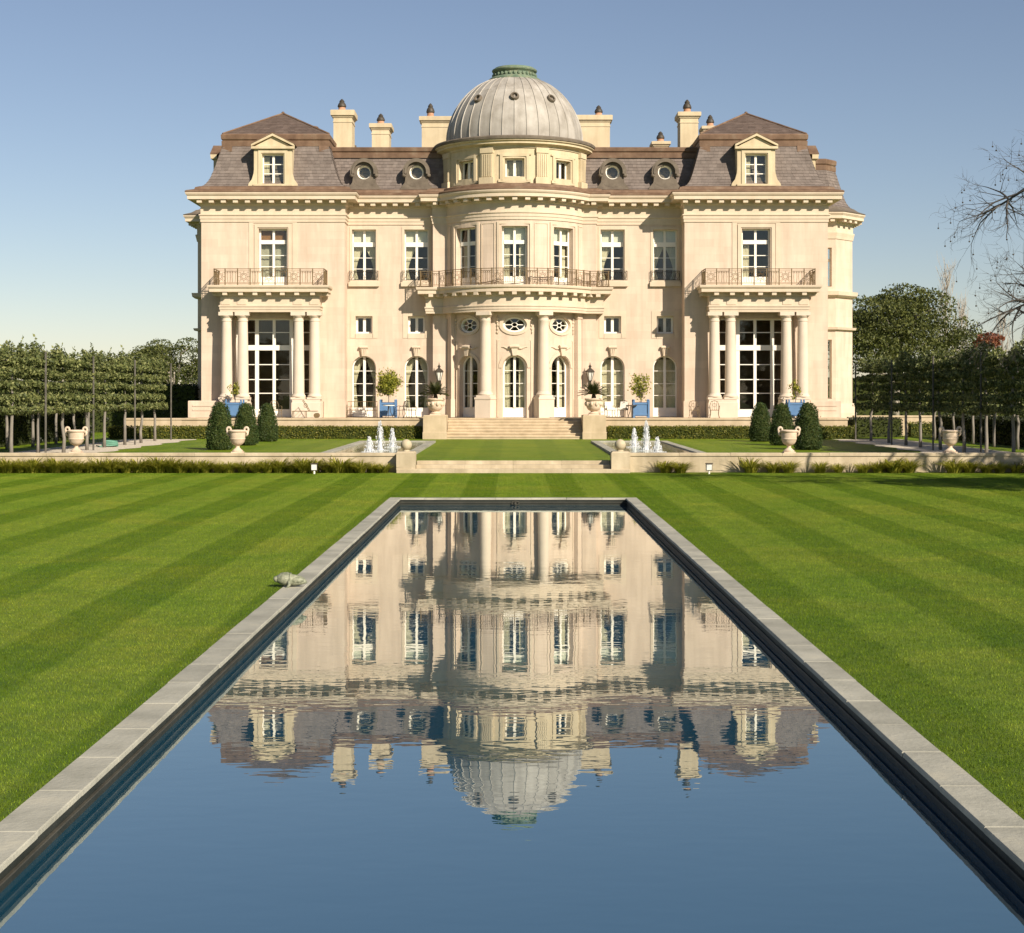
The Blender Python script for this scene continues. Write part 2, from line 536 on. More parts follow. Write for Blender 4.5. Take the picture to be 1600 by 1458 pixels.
def grass_mat(name, dark, light, stripes, island=False, period=2.15, x_off=(5.85, 5.35)):
    """mown stripes run along the pool (constant x)"""
    m, nt, b = new_mat(name)
    g = nt.nodes.new('ShaderNodeNewGeometry')
    sp = nd(nt, 'ShaderNodeSeparateXYZ'); nt.links.new(g.outputs['Position'], sp.inputs[0])
    wob = noise(nt, 0.55, 3, 0.5)
    a1 = nd(nt, 'ShaderNodeMath'); a1.operation = 'MULTIPLY_ADD'; a1.inputs[1].default_value = 0.16; a1.inputs[2].default_value = -0.08
    nt.links.new(wob, a1.inputs[0])
    ax = nd(nt, 'ShaderNodeMath'); ax.operation = 'ADD'; nt.links.new(sp.outputs[0], ax.inputs[0]); nt.links.new(a1.outputs[0], ax.inputs[1])
    s1 = nd(nt, 'ShaderNodeMath'); s1.operation = 'MULTIPLY_ADD'; s1.inputs[1].default_value = 2 * math.pi / period
    s1.inputs[2].default_value = 0.0
    gt = nd(nt, 'ShaderNodeMath'); gt.operation = 'GREATER_THAN'; gt.inputs[1].default_value = 0.0; nt.links.new(sp.outputs[0], gt.inputs[0])
    of = nd(nt, 'ShaderNodeMath'); of.operation = 'MULTIPLY_ADD'; of.inputs[1].default_value = -x_off[0] - x_off[1]; of.inputs[2].default_value = x_off[0]
    nt.links.new(gt.outputs[0], of.inputs[0])
    a2 = nd(nt, 'ShaderNodeMath'); a2.operation = 'ADD'; nt.links.new(ax.outputs[0], a2.inputs[0]); nt.links.new(of.outputs[0], a2.inputs[1])
    nt.links.new(a2.outputs[0], s1.inputs[0])
    s2 = nd(nt, 'ShaderNodeMath'); s2.operation = 'SINE'; nt.links.new(s1.outputs[0], s2.inputs[0])
    mr = nd(nt, 'ShaderNodeMapRange'); mr.inputs[1].default_value = 0.0; mr.inputs[2].default_value = 0.34; mr.interpolation_type = 'SMOOTHSTEP'
    nt.links.new(s2.outputs[0], mr.inputs[0])
    st = nd(nt, 'ShaderNodeMath'); st.operation = 'MULTIPLY'; st.inputs[1].default_value = stripes
    nt.links.new(mr.outputs[0], st.inputs[0])
    base = mix(nt, st.outputs[0], light, dark)  # sheen of blades leaning opposite ways, painted as two greens
    pat = noise(nt, 1.1, 5, 0.6)
    base = mix(nt, 0.75, base, ramp(nt, pat, [(0.3, (0.74, 0.80, 0.62)), (0.7, (1.18, 1.12, 1.12))]), 'MULTIPLY')
    blot = noise(nt, 0.33, 5, 0.65, dist=0.6)
    base = mix(nt, 0.8, base, ramp(nt, blot, [(0.30, (0.74, 0.90, 0.6)), (0.52, (1.0, 1.0, 1.0)), (0.70, (1.34, 1.10, 1.3))]), 'MULTIPLY')
    spot = noise(nt, 5.0, 3, 0.6)
    base = mix(nt, 0.6, base, ramp(nt, spot, [(0.34, (0.72, 0.82, 0.6)), (0.55, (1.0, 1.0, 1.0)), (0.70, (1.22, 1.12, 1.1))]), 'MULTIPLY')
    fine = noise(nt, 34, 4, 0.7)
    base = mix(nt, 0.55 if not island else 0.25, base, ramp(nt, fine, [(0.32, (0.45, 0.5, 0.35)), (0.68, (1.35, 1.3, 1.25))]), 'MULTIPLY')
    if island:
        base = mix(nt, 1.0, base, ramp(nt, g.outputs['Random Per Island'], [(0, (0.48, 0.58, 0.40)), (0.55, (1.0, 1.0, 0.9)), (0.90, (1.25, 1.2, 1.1)), (1.0, (2.6, 2.3, 2.6))]), 'MULTIPLY')
    nt.links.new(base, b.inputs['Base Color'])
    b.inputs['Roughness'].default_value = 0.6
    b.inputs['Specular IOR Level'].default_value = 0.2
    if island:
        t = nd(nt, 'ShaderNodeBsdfTranslucent'); nt.links.new(base, t.inputs[0])
        mx = nd(nt, 'ShaderNodeMixShader'); mx.inputs[0].default_value = 0.3
        nt.links.new(b.outputs[0], mx.inputs[1]); nt.links.new(t.outputs[0], mx.inputs[2])
        nt.links.new(mx.outputs[0], nt.nodes['Material Output'].inputs[0])
    else:
        bump(nt, b, fine, 0.9, 0.05)
    return m


GD, GLt = (0.098, 0.156, 0.006), (0.160, 0.220, 0.022)
MT['lawn'] = grass_mat('lawn_green', GD, GLt, 0.80)
MT['blade'] = grass_mat('grass_blade', tuple(c * 1.25 for c in GD), tuple(c * 1.25 for c in GLt), 0.80, island=True)
MT['upperlawn'] = grass_mat('upper_lawn_green', (0.115, 0.185, 0.006), (0.165, 0.235, 0.012), 0.5)
MT['leaf_pleach'] = leaf_mat('pleached_leaf', (0.05, 0.07, 0.022), (0.145, 0.17, 0.055), (0.30, 0.31, 0.125))
MT['leaf_oak'] = leaf_mat('oak_leaf', (0.045, 0.06, 0.016), (0.095, 0.112, 0.03), (0.17, 0.18, 0.05), scale=0.5)
MT['leaf_topiary'] = leaf_mat('topiary_leaf', (0.022, 0.045, 0.012), (0.045, 0.082, 0.018), (0.12, 0.155, 0.05), scale=2)
MT['leaf_hedge'] = leaf_mat('hedge_leaf', (0.08, 0.095, 0.012), (0.145, 0.155, 0.022), (0.27, 0.24, 0.04), scale=1.4)
MT['leaf_dark'] = leaf_mat('dark_hedge_leaf', (0.018, 0.024, 0.010), (0.03, 0.04, 0.016), (0.055, 0.065, 0.025), scale=1.0)
MT['leaf_lily'] = leaf_mat('lily_leaf', (0.20, 0.22, 0.02), (0.36, 0.36, 0.04), (0.52, 0.48, 0.09), scale=2, trans=0.5)
MT['leaf_citrus'] = leaf_mat('citrus_leaf', (0.11, 0.14, 0.015), (0.25, 0.26, 0.03), (0.45, 0.42, 0.07), scale=3)
MT['leaf_cycad'] = leaf_mat('cycad_leaf', (0.03, 0.04, 0.012), (0.055, 0.065, 0.018), (0.10, 0.10, 0.03), scale=3)
MT['leaf_red'] = leaf_mat('red_leaf', (0.19, 0.055, 0.035), (0.28, 0.10, 0.06), (0.35, 0.17, 0.09), scale=1)
MT['hedgecore'] = rough_mat('hedge_core', (0.03, 0.04, 0.008), (0.05, 0.062, 0.012), 5, 0.95, 30, 0.3)


def at(px, py, Y):
    """world x,z of a photograph pixel on something measured to stand Y metres away"""
    return ((px - 802.0) * Y / F, EYE - (py - 617.0) * Y / F)

# ================================================================== the setting
X0 = 0.075                      # axis of the house
UP = 0.42                       # level of the upper lawn
TER = 1.55                      # level of the terrace
WATER = -0.18
PH, PI_, PY0, PY1 = 3.43, 3.10, 2.0, 42.63   # pool: outer and inner half width, ends

g = MB()
B = 1500
for x0, x1, y0, y1 in ((-B, -3.3, -B, B), (3.3, B, -B, B), (-3.3, 3.3, -B, PY0), (-3.3, 3.3, PY1 - 0.12, B)):
    g.quad((x0, y0, 0), (x1, y0, 0), (x1, y1, 0), (x0, y1, 0))
lawn = g.build('lawn', MT['lawn'], local=True)
tag(lawn, kind='structure')

g = MB()
g.quad((-160, 57.15, UP), (160, 57.15, UP), (160, 600, UP), (-160, 600, UP))
g.quad((-160, 57.15, -0.1), (160, 57.15, -0.1), (160, 57.15, UP), (-160, 57.15, UP))
tag(g.build('upper_lawn', MT['upperlawn'], local=True), kind='structure')

for s in (-1, 1):
    g = MB()
    xa, xb = sorted((s * 17.4, s * 21.2))
    n = 24
    for i in range(n):
        ya, yb = 57.25 + i * 27 / n, 57.25 + (i + 1) * 27 / n
        j0, j1 = 0.25 * math.sin(i * 1.7), 0.25 * math.sin((i + 1) * 1.7)
        if s < 0: g.quad((xa, ya, UP + .006), (xb + j0, ya, UP + .006), (xb + j1, yb, UP + .006), (xa, yb, UP + .006))
        else: g.quad((xa + j0, ya, UP + .006), (xb, ya, UP + .006), (xb, yb, UP + .006), (xa + j1, yb, UP + .006))
    tag(g.build('gravel_path', MT['gravel'], local=True), kind='structure')

# ---- reflecting pool
g = MB()
g.quad((-3.25, PY0, WATER), (3.25, PY0, WATER), (3.25, PY1 - .2, WATER), (-3.25, PY1 - .2, WATER))
tag(g.build('pool_water', MT['water'], local=True), kind='structure')
pool = empty('reflecting_pool', (0, 22, -0.5))
tag(pool, 'long dark reflecting pool edged with pale stone slabs between the striped lawns', 'pool')
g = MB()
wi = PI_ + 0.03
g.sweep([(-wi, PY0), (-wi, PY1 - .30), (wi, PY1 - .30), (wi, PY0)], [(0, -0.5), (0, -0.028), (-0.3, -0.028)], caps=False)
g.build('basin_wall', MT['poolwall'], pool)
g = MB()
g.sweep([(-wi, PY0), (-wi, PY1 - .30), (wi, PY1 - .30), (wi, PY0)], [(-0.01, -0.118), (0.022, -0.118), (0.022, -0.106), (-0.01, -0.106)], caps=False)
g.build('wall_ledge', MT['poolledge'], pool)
rr = random.Random(3)


def slab(x0, x1, y0, y1, name, par, mat, zt=0.012, th=0.042, j=0.004):
    m = MB()
    e = rr.uniform(-.002, .002)
    q = rr.uniform(-.004, .004)
    m.bbox(x0 + j + q, x1 - j + q, y0 + j, y1 - j, zt - th + e, zt + e, .008)
    return m.build(name, mat, par)


L = 1.04
for s in (-1, 1):
    y = PY1 - 0.33
    while y > PY0:
        ln = L * rr.uniform(.97, 1.03)
        xa, xb = sorted((s * PI_, s * PH))
        slab(xa, xb, max(y - ln, PY0), y, 'coping_slab', pool, MT['coping'])
        y -= ln
x = -PH
for i in range(7):
    slab(x, x + 2 * PH / 7, PY1 - .33, PY1, 'coping_slab', pool, MT['coping'])
    x += 2 * PH / 7
m = MB()
m.tube([(0.06 + .10 * math.cos(t * .393), PY1 - .345, -.115 + .05 * math.sin(t * .393)) for t in range(16)], .014, 5, closed=True)
m.tube([(0.06, PY1 - .34, -.115), (0.06, PY1 - .40, -.12)], .03, 8)
m.build('water_spout', MT['poolledge'], pool, smooth=40)

# ---- retaining walls, piers and low steps in front of the upper lawn
for s in (-1, 1):
    side = 'left' if s < 0 else 'right'
    w = empty('retaining_wall', (s * 15, 56.9, 0))
    tag(w, f'low pale stone retaining wall {side} of the garden steps', 'wall')
    xa, xb = sorted((s * 4.27, s * 30))
    m = MB()
    m.box(xa, xb, 56.72, 57.16, -0.1, 0.60)
    m.build('wall_face', MT['wallstone'], w)
    x = 4.27
    while x < 30:
        ln = min(rr.uniform(1.7, 2.1), 30 - x)
        a, b_ = sorted((s * x, s * (x + ln)))
        m = MB()
        m.bbox(a + .004, b_ - .004, 56.68, 57.2, 0.602, 0.71 + rr.uniform(-.003, .003), .015)
        m.build('coping_stone', MT['wallstone'], w)
        x += ln
    p = empty('stone_pier', (s * 3.94, 56.6, 0))
    tag(p, f'square stone pier with a ball finial {side} of the low garden steps', 'pier')
    cx = s * 3.94
    m = MB(); m.bbox(cx - .345, cx + .345, 56.25, 56.95, 0.0, 0.78, .05); m.build('pedestal', MT['wallstone'], p)
    m = MB(); m.lathe([(.13, 0), (.12, .05), (.09, .06)], (cx, 56.6, .78), 16); m.build('ball_foot', MT['ballstone'], p, smooth=40)
    m = MB(); m.ball((cx, 56.6, 1.02), .205, 24, 16); m.build('stone_ball', MT['ballstone'], p, smooth=0)
st = empty('garden_steps', (0, 57, 0))
tag(st, 'wide low stone steps between the two ball topped piers', 'steps')
for i, (yf, zt) in enumerate(((56.15, .14), (56.62, .28), (57.05, .416))):
    for k in range(4):
        hw = 4.27 if i == 0 else 3.58
        a, b_ = -hw + k * hw / 2, -hw + (k + 1) * hw / 2
        if i == 0 and k in (0, 3):
            pass
        m = MB(); m.bbox(a + .003, b_ - .003, yf, yf + (.47 if i < 2 else .35), zt - .145, zt, .012); m.build('step_stone', MT['wallstone'], st)

# ---- terrace and its stairs
ter = empty('terrace', (X0, 86, UP)); tag(ter, kind='structure')
TW = 18.6
def terrace_poly(f, yc):
    return [(X0 - TW, f), (X0 - 5.0, f), (X0 - 5.0, yc), (X0 + 5.0, yc), (X0 + 5.0, f), (X0 + TW, f), (X0 + TW, 89.6), (X0 - TW, 89.6)]
m = MB(); m.prism(terrace_poly(85.8, 86.5), TER - .46, TER - .09); m.build('terrace_fascia', MT['terrace'], ter)
m = MB(); m.prism(terrace_poly(86.05, 86.6), UP - .05, TER - .461); m.build('terrace_base', MT['terrace'], ter)
def paving(xa, xb, ya, yb, dx):
    n = max(1, round((xb - xa) / dx))
    for i in range(n):
        a, b_ = xa + (xb - xa) * i / n, xa + (xb - xa) * (i + 1) / n
        m = MB(); m.bbox(a + .003, b_ - .003, ya + .003, yb - .003, TER - .09, TER + rr.uniform(-.003, .003), .012); m.build('paving_slab', MT['terrace'], ter)
paving(X0 - TW - .05, X0 - 5.0, 85.74, 86.6, 1.3)
paving(X0 + 5.0, X0 + TW + .05, 85.74, 86.6, 1.3)
paving(X0 - 5.0, X0 + 5.0, 86.6, 88.2, 1.25)
paving(X0 - TW - .05, X0 - 5.0, 86.6, 89.6, 1.6)
paving(X0 + 5.0, X0 + TW + .05, 86.6, 89.6, 1.6)
for i in range(7):
    zt = UP + .1614 * (i + 1)
    yf = 84.5 + .34 * i
    m = MB(); m.box(X0 - 3.73, X0 + 3.73, yf + .03, 86.62, zt - .1614, zt - .05); m.build('step_riser', MT['terrace'], ter)
    for k in range(4):
        a = X0 - 3.73 + k * 1.865
        m = MB(); m.bbox(a + .002, a + 1.863, yf, min(yf + .40, 86.6), zt - .05, zt - (.0 if i < 6 else .002), .012); m.build('step_tread', MT['terrace'], ter)
for s in (-1, 1):
    c = X0 + s * 4.39
    m = MB()
    m.bbox(c - .66, c + .66, 84.3, 86.62, UP - .03, 0.82, .02)
    m.bbox(c - .635, c + .635, 84.33, 86.6, 0.82, 1.74, .04)
    m.build('stair_pedestal', MT['terrace'], ter)
    # side parapet beside each wing
    xa, xb = sorted((X0 + s * 17.0, X0 + s * 18.75))
    m = MB()
    m.bbox(xa, xb, 88.2, 88.9, TER + .005, 2.52, .03)
    for z in (1.95, 2.2): m.box(xa + .25, xb - .25, 88.17, 88.22, z, z + .1)
    m.build('parapet_block', MT['stone'], ter)

# ================================================================== the mansion
man = empty('mansion', (X0, 92, TER))
tag(man, 'cream stone mansion with slate mansard roofs, balconies and a central lead dome', 'mansion')
YW, YR, YB = 89.0, 90.5, 89.95          # wing front, recessed wall, corner blocks of the bow
XI, XO, XB = 9.85, 18.15, 4.78          # wing inner and outer edge, corner block edge
YC, RB = 92.1, 4.5                      # centre and radius of the bow
BA = math.acos((YC - YB) / RB)          # half angle of the bow
BX = RB * math.sin(BA)


def arc(r, a0, a1, n):
    return [(X0 + r * math.sin(a0 + (a1 - a0) * i / n), YC - r * math.cos(a0 + (a1 - a0) * i / n)) for i in range(n + 1)]


def offset_path(path, d, closed=False):
    m = MB(); m.sweep(path, [(d, 0.0), (d, 1.0)], caps=False)
    return [(m.v[i][0], m.v[i][1]) for i in range(0, len(m.v), 2)]


bow_path = [(X0 - XB, YR), (X0 - XB, YB)] + arc(RB, -BA, BA, 36) + [(X0 + XB, YB), (X0 + XB, YR)]
outline = [(X0 - XO, 104), (X0 - XO, YW), (X0 - XI, YW), (X0 - XI, YR)] + bow_path + [(X0 + XI, YR), (X0 + XI, YW), (X0 + XO, YW), (X0 + XO, 104)]


def Mflat(cx, y):
    return lambda u, z, d: (cx + u, y - d, z)


def Mside(x, s):                        # wall facing +x (s=1) or -x (s=-1): u runs along y
    return lambda u, z, d: (x + s * d, u, z)


def Mbow(r):
    def M(u, z, d):
        t = u / r
        return (X0 + (r + d) * math.sin(t), YC - (r + d) * math.cos(t), z)
    return M


def arch_pts(uc, w, zt, n=12, shrink=0.0):
    r = w / 2 - shrink
    zs = zt - w / 2
    return [(uc - r * math.cos(math.pi * i / n), zs + r * math.sin(math.pi * i / n)) for i in range(n + 1)]


def oval_pts(uc, zc, a, b_, n=24):
    return [(uc + a * math.cos(2 * math.pi * i / n), zc + b_ * math.sin(2 * math.pi * i / n)) for i in range(n)]


def wall(mb, M, u0, u1, z0, z1, ops, depth=.35, du=None):
    us, zs = {u0, u1}, {z0, z1}
    for o in ops:
        us |= {o[0] - o[1] / 2, o[0] + o[1] / 2}
        zs |= {o[2], o[3]}
    if du:
        n = int((u1 - u0) / du) + 1
        us |= {u0 + (u1 - u0) * i / n for i in range(n + 1)}
    us, zs = sorted(x for x in us if u0 - 1e-6 <= x <= u1 + 1e-6), sorted(z for z in zs if z0 - 1e-6 <= z <= z1 + 1e-6)
    for a, b_ in zip(us, us[1:]):
        if b_ - a < 1e-5: continue
        for c, d in zip(zs, zs[1:]):
            if d - c < 1e-5: continue
            um, zm = (a + b_) / 2, (c + d) / 2
            if any(abs(um - o[0]) < o[1] / 2 and o[2] < zm < o[3] for o in ops): continue
            mb.quad(M(a, c, 0), M(b_, c, 0), M(b_, d, 0), M(a, d, 0))
    for o in ops:
        uc, w, zb, zt = o[:4]
        kind = o[4] if len(o) > 4 else 'rect'
        dp = o[5] if len(o) > 5 else depth
        l, r_ = uc - w / 2, uc + w / 2
        if kind == 'oval':
            pts = oval_pts(uc, (zb + zt) / 2, w / 2, (zt - zb) / 2)
            n = len(pts)
            for q, cn in enumerate(((r_, zt), (l, zt), (l, zb), (r_, zb))):
                seg = [pts[(q * n // 4 + i) % n] for i in range(n // 4 + 1)]
                for i in range(len(seg) - 1):
                    mb.poly([M(*cn, 0), M(*seg[i], 0), M(*seg[i + 1], 0)])
            ring = pts + pts[:1]
        elif kind == 'arch':
            ap = arch_pts(uc, w, zt)
            h = len(ap) // 2
            for cn, seg in (((l, zt), ap[:h + 1]), ((r_, zt), ap[h:])):
                for i in range(len(seg) - 1):
                    mb.poly([M(*cn, 0), M(*seg[i], 0), M(*seg[i + 1], 0)])
            ring = [(l, zb)] + ap + [(r_, zb), (l, zb)]
        else:
            ring = [(l, zb), (l, zt), (r_, zt), (r_, zb), (l, zb)]
        for p, q in zip(ring, ring[1:]):
            mb.quad(M(*p, 0), M(*q, 0), M(*q, -dp), M(*p, -dp))


def curtain(M, ua, ub, zb, zt, d, mat, par, tie=None, inner=1):
    """folded cloth; with tie the curtain is gathered towards its outer edge ua at that height"""
    m = MB()
    nu, nz = 14, 12
    rows = []
    for k in range(nz + 1):
        z = zb + (zt - zb) * k / nz
        f = 1.0
        if tie is not None:
            t = (z - tie) / (zt - tie) if z > tie else (tie - z) / max(tie - zb, .01) * .45
            f = .28 + .72 * min(1, max(0, t)) ** 1.4
        rows.append([M(ua + (ub - ua) * f * i / nu, z, d + .03 * math.sin(i * 2.4) + .01 * math.sin(k + i)) for i in range(nu + 1)])
    vs = [p for r_ in rows for p in r_]
    fs = [(k * (nu + 1) + i, k * (nu + 1) + i + 1, (k + 1) * (nu + 1) + i + 1, (k + 1) * (nu + 1) + i) for k in range(nz) for i in range(nu)]
    m.add(vs, fs)
    return m.build('curtain', mat, par, smooth=0)


def window(M, uc, w, zb, zt, depth, zrows, kind='rect', panel=None, transom=None, ucols=None, fw=.075, sw=.115, mw=.034, name='window', parent=None, blind=None, drape=None, dmat='curtain', tie=.35, sheer=None):
    """frame, muntins and panes set back in an opening; zrows = heights of the glazing bars"""
    par = parent or empty(name, M(uc, zb, -depth), man)
    fd0, fd1 = -depth - .03, -depth + .06
    gd = -depth + .0
    l, r_ = uc - w / 2, uc + w / 2
    m = MB()
    zs = zt - w / 2 if kind == 'arch' else zt
    m.mbox(M, l, l + fw, zb, zs, fd0, fd1)
    m.mbox(M, r_ - fw, r_, zb, zs, fd0, fd1)
    m.mbox(M, l + fw, r_ - fw, zb, zb + fw * .8, fd0, fd1)
    if kind == 'arch':
        m.mring(M, arch_pts(uc, w, zt, 14, fw), arch_pts(uc, w, zt, 14), fd0, fd1, closed=False)
    else:
        m.mbox(M, l + fw, r_ - fw, zt - fw, zt, fd0, fd1)
    zlo = panel if panel else zb + fw * .8
    ucols = ucols if ucols is not None else [uc]
    if panel: m.mbox(M, l + fw, r_ - fw, zb + fw * .8, panel, fd0, fd1 - .015)
    for u in ucols:
        s_ = sw if abs(u - uc) < 1e-3 or len(ucols) == 1 else sw * 1.25
        m.mbox(M, u - s_ / 2, u + s_ / 2, zlo, zt - (fw if kind != 'arch' else fw * .6), fd0, fd1 + .012)
    if transom: m.mbox(M, l + fw, r_ - fw, transom[0], transom[1], fd0, fd1 + .03)
    bars = [z for z in zrows]
    for z in bars:
        m.mbox(M, l + fw, r_ - fw, z - mw / 2, z + mw / 2, -depth - .012, -depth + .035)
    m.build('window_frame', MT['white'], par)
    # panes
    cuts = sorted([(zlo, zlo)] + [(z - mw / 2, z + mw / 2) for z in bars] + ([tuple(transom)] if transom else []) + [(zt - fw, zt - fw)])
    edges = [l + fw] + [u for u in ucols] + [r_ - fw]
    for (a0, a1), (b0, b1) in zip(cuts, cuts[1:]):
        if b0 - a1 < .05: continue
        for i in range(len(edges) - 1):
            ua = edges[i] + (0 if i == 0 else sw / 2)
            ub = edges[i + 1] - (0 if i == len(edges) - 2 else sw / 2)
            p = MB()
            if kind == 'arch' and b0 > zs:
                ri = w / 2 - fw
                pts = [(ua, a1), (ub, a1)]
                top = [(uu, min(zs + math.sqrt(max(ri * ri - (uu - uc) ** 2, 0)), b0)) for uu in (ub + (ua - ub) * t / 8 for t in range(9))]
                pts += [q for q in top if q[1] > a1 + 1e-4]
                if len(pts) < 3: continue
                p.mprism(M, pts, gd - .004, gd + .004)
            else:
                p.mbox(M, ua, ub, a1, b0, gd - .004, gd + .004)
            p.build('pane', MT['glass'], par)
    if blind:
        p = MB(); p.mbox(M, l, r_, blind[0], blind[1], -depth - .14, -depth - .12); p.build('blind', MT[blind[2]], par)
    if drape:
        zc0, zc1 = zb + .1, (transom[0] if transom else zt - (.1 if kind != 'arch' else w * .12))
        t = zc0 + (zc1 - zc0) * tie
        if 'l' in drape: curtain(M, l + .02, uc - .03 * w, zc0, zc1, -depth - .22, MT[dmat], par, t)
        if 'r' in drape: curtain(M, r_ - .02, uc + .03 * w, zc0, zc1, -depth - .22, MT[dmat], par, t)
        if 'L' in drape: curtain(M, l + .02, l + w * .30, zc0, zc1, -depth - .22, MT[dmat], par)
        if 'R' in drape: curtain(M, r_ - .02, r_ - w * .30, zc0, zc1, -depth - .22, MT[dmat], par)
    if sheer: curtain(M, l, r_, zb + .1, sheer[0], -depth - .25, MT[sheer[1]], par)
    return par


def surround(M, uc, w, zb, zt, band, d, mat, par=man, name='window_surround', bottom=False, inner=.0):
    m = MB()
    l, r_ = uc - w / 2 - inner, uc + w / 2 + inner
    m.mbox(M, l - band, l, zb, zt + inner + band, 0.001, d)
    m.mbox(M, r_, r_ + band, zb, zt + inner + band, 0.001, d)
    m.mbox(M, l, r_, zt + inner, zt + inner + band, 0.001, d)
    if bottom: m.mbox(M, l, r_, zb, zb + band, 0.001, d)
    return m.build(name, mat, par)


Z0, ZE = TER, 12.87             # foot of the walls, underside of the entablature
EAVE = 14.5
# ---- wings
for s in (-1, 1):
    c = X0 + s * 14.0
    M = Mflat(c, YW)
    hw = (XO - XI) / 2
    m = MB()
    wall(m, M, -hw, hw, Z0, ZE, [(0, 4.4, Z0, 7.3, 'rect', .5), (0, 1.66, 9.15, 12.5)], .35)
    m.build('wing_wall', MT['stone'], man)
    for xs, ya, yb in ((c - hw, YW, 104 if s < 0 else YR), (c + hw, YW, 104 if s > 0 else YR)):
        sg = 1 if xs > c else -1
        m = MB(); wall(m, Mside(xs, sg), ya, yb, Z0, ZE, [], .3); m.build('wing_side_wall', MT['stone'], man)
    window(M, 0, 4.4, Z0 + .02, 7.3, .5, [6.49, 4.62, 3.75, 2.95], panel=2.02, transom=(5.45, 5.75), ucols=[-1.0, 0, 1.0], fw=.1, sw=.17, mw=.05, name='tall_window')
    window(M, 0, 1.66, 9.15, 12.5, .35, [10.96, 10.31], panel=9.72, transom=(11.62, 11.85), fw=.09, sw=.13, mw=.045,
           blind=(11.8, 12.5, 'brownblind') if s < 0 else None, sheer=(11.6, 'sheer') if s < 0 else None, drape=None if s < 0 else 'L')
    surround(M, 0, 1.66, 9.14, 12.5, .18, .05, MT['trim'], inner=.06)
    surround(M, 0, 1.66, 9.14, 12.5, .26, .03, MT['trim'], name='window_surround', inner=.30)
    # base course
    m = MB(); m.mbox(M, -hw - .06, -2.95, Z0, Z0 + .95, 0.001, .07); m.build('base_course', MT['stone'], man)
    m = MB(); m.mbox(M, 2.95, hw + .06, Z0, Z0 + .95, 0.001, .07); m.build('base_course', MT['stone'], man)
    # porch
    ph = 2.85
    YP = 87.85
    pth = [(c - ph, YW), (c - ph, YP), (c + ph, YP), (c + ph, YW)]
    m = MB()
    m.sweep(pth, [(-.62, 7.6), (0, 7.6), (0, 7.74), (.03, 7.74), (.03, 7.9), (.07, 7.9), (.07, 7.97), (0, 8.0), (0, 8.5), (.10, 8.53), (.12, 8.70), (.52, 8.72), (.52, 8.9), (.60, 8.96), (.62, 9.04), (.62, 9.1), (-.3, 9.12)], caps=True)
    m.box(c - ph + .02, c + ph - .02, YP + .03, YW, 8.9, 9.1)
    m.build('porch_entablature', MT['trim'], man)
    for u in (-2.53, -1.6, 1.6, 2.53):
        m = MB(); m.box(c + u - .26, c + u + .26, YP - .035, YP + .002, 8.02, 8.49); m.build('frieze_panel', MT['trim'], man)
    mod = MB(); mod.box(-.13, .13, -.44, 0, 0, .16); mod_me = mod.mesh('modillion', MT['trim'])
    for u in (-2.5, -1.6, -.78, 0, .78, 1.6, 2.5): inst('modillion', mod_me, man, (c + u, YP - .02, 8.54))
    for sd in (-1, 1):
        for v in (.35, .95): inst('modillion', mod_me, man, (c + sd * (ph + .02), YP + v - .1, 8.54), rz=R(90 * sd))
    # columns in pairs on shared pedestals
    for sd in (-1, 1):
        a, b_ = sorted((c + sd * 1.24, c + sd * 2.92))
        m = MB(); m.bbox(a, b_, YP - .06, YW + .0, Z0 + .004, 2.42, .02); m.bbox(a + .04, b_ - .04, YP - .02, YW, 2.42, 2.6, .02); m.build('column_pedestal', MT['column'], man)
    for u in (-2.53, -1.6, 1.6, 2.53):
        col_pos = (c + u, YP + .32, 2.6)
        cp = empty('column', col_pos, man)
        m = MB(); m.box(col_pos[0] - .41, col_pos[0] + .41, col_pos[1] - .36, col_pos[1] + .41, 2.6, 2.72); m.build('plinth', MT['column'], cp)
        m = MB()
        prof = [(.40, .12), (.42, .17), (.40, .23), (.36, .25), (.355, .29), (.33, .33)]
        prof += [(.33 - .055 * (t / 10) ** 1.6, .33 + 4.13 * t / 10) for t in range(11)]
        prof += [(.30, 4.48), (.30, 4.53), (.275, 4.54), (.275, 4.66), (.30, 4.68), (.37, 4.80)]
        m.lathe(prof, col_pos, 28); m.build('shaft', MT['column'], cp, smooth=35)
        m = MB(); m.box(col_pos[0] - .41, col_pos[0] + .41, col_pos[1] - .34, col_pos[1] + .41, 7.4, 7.602); m.build('abacus', MT['column'], cp)
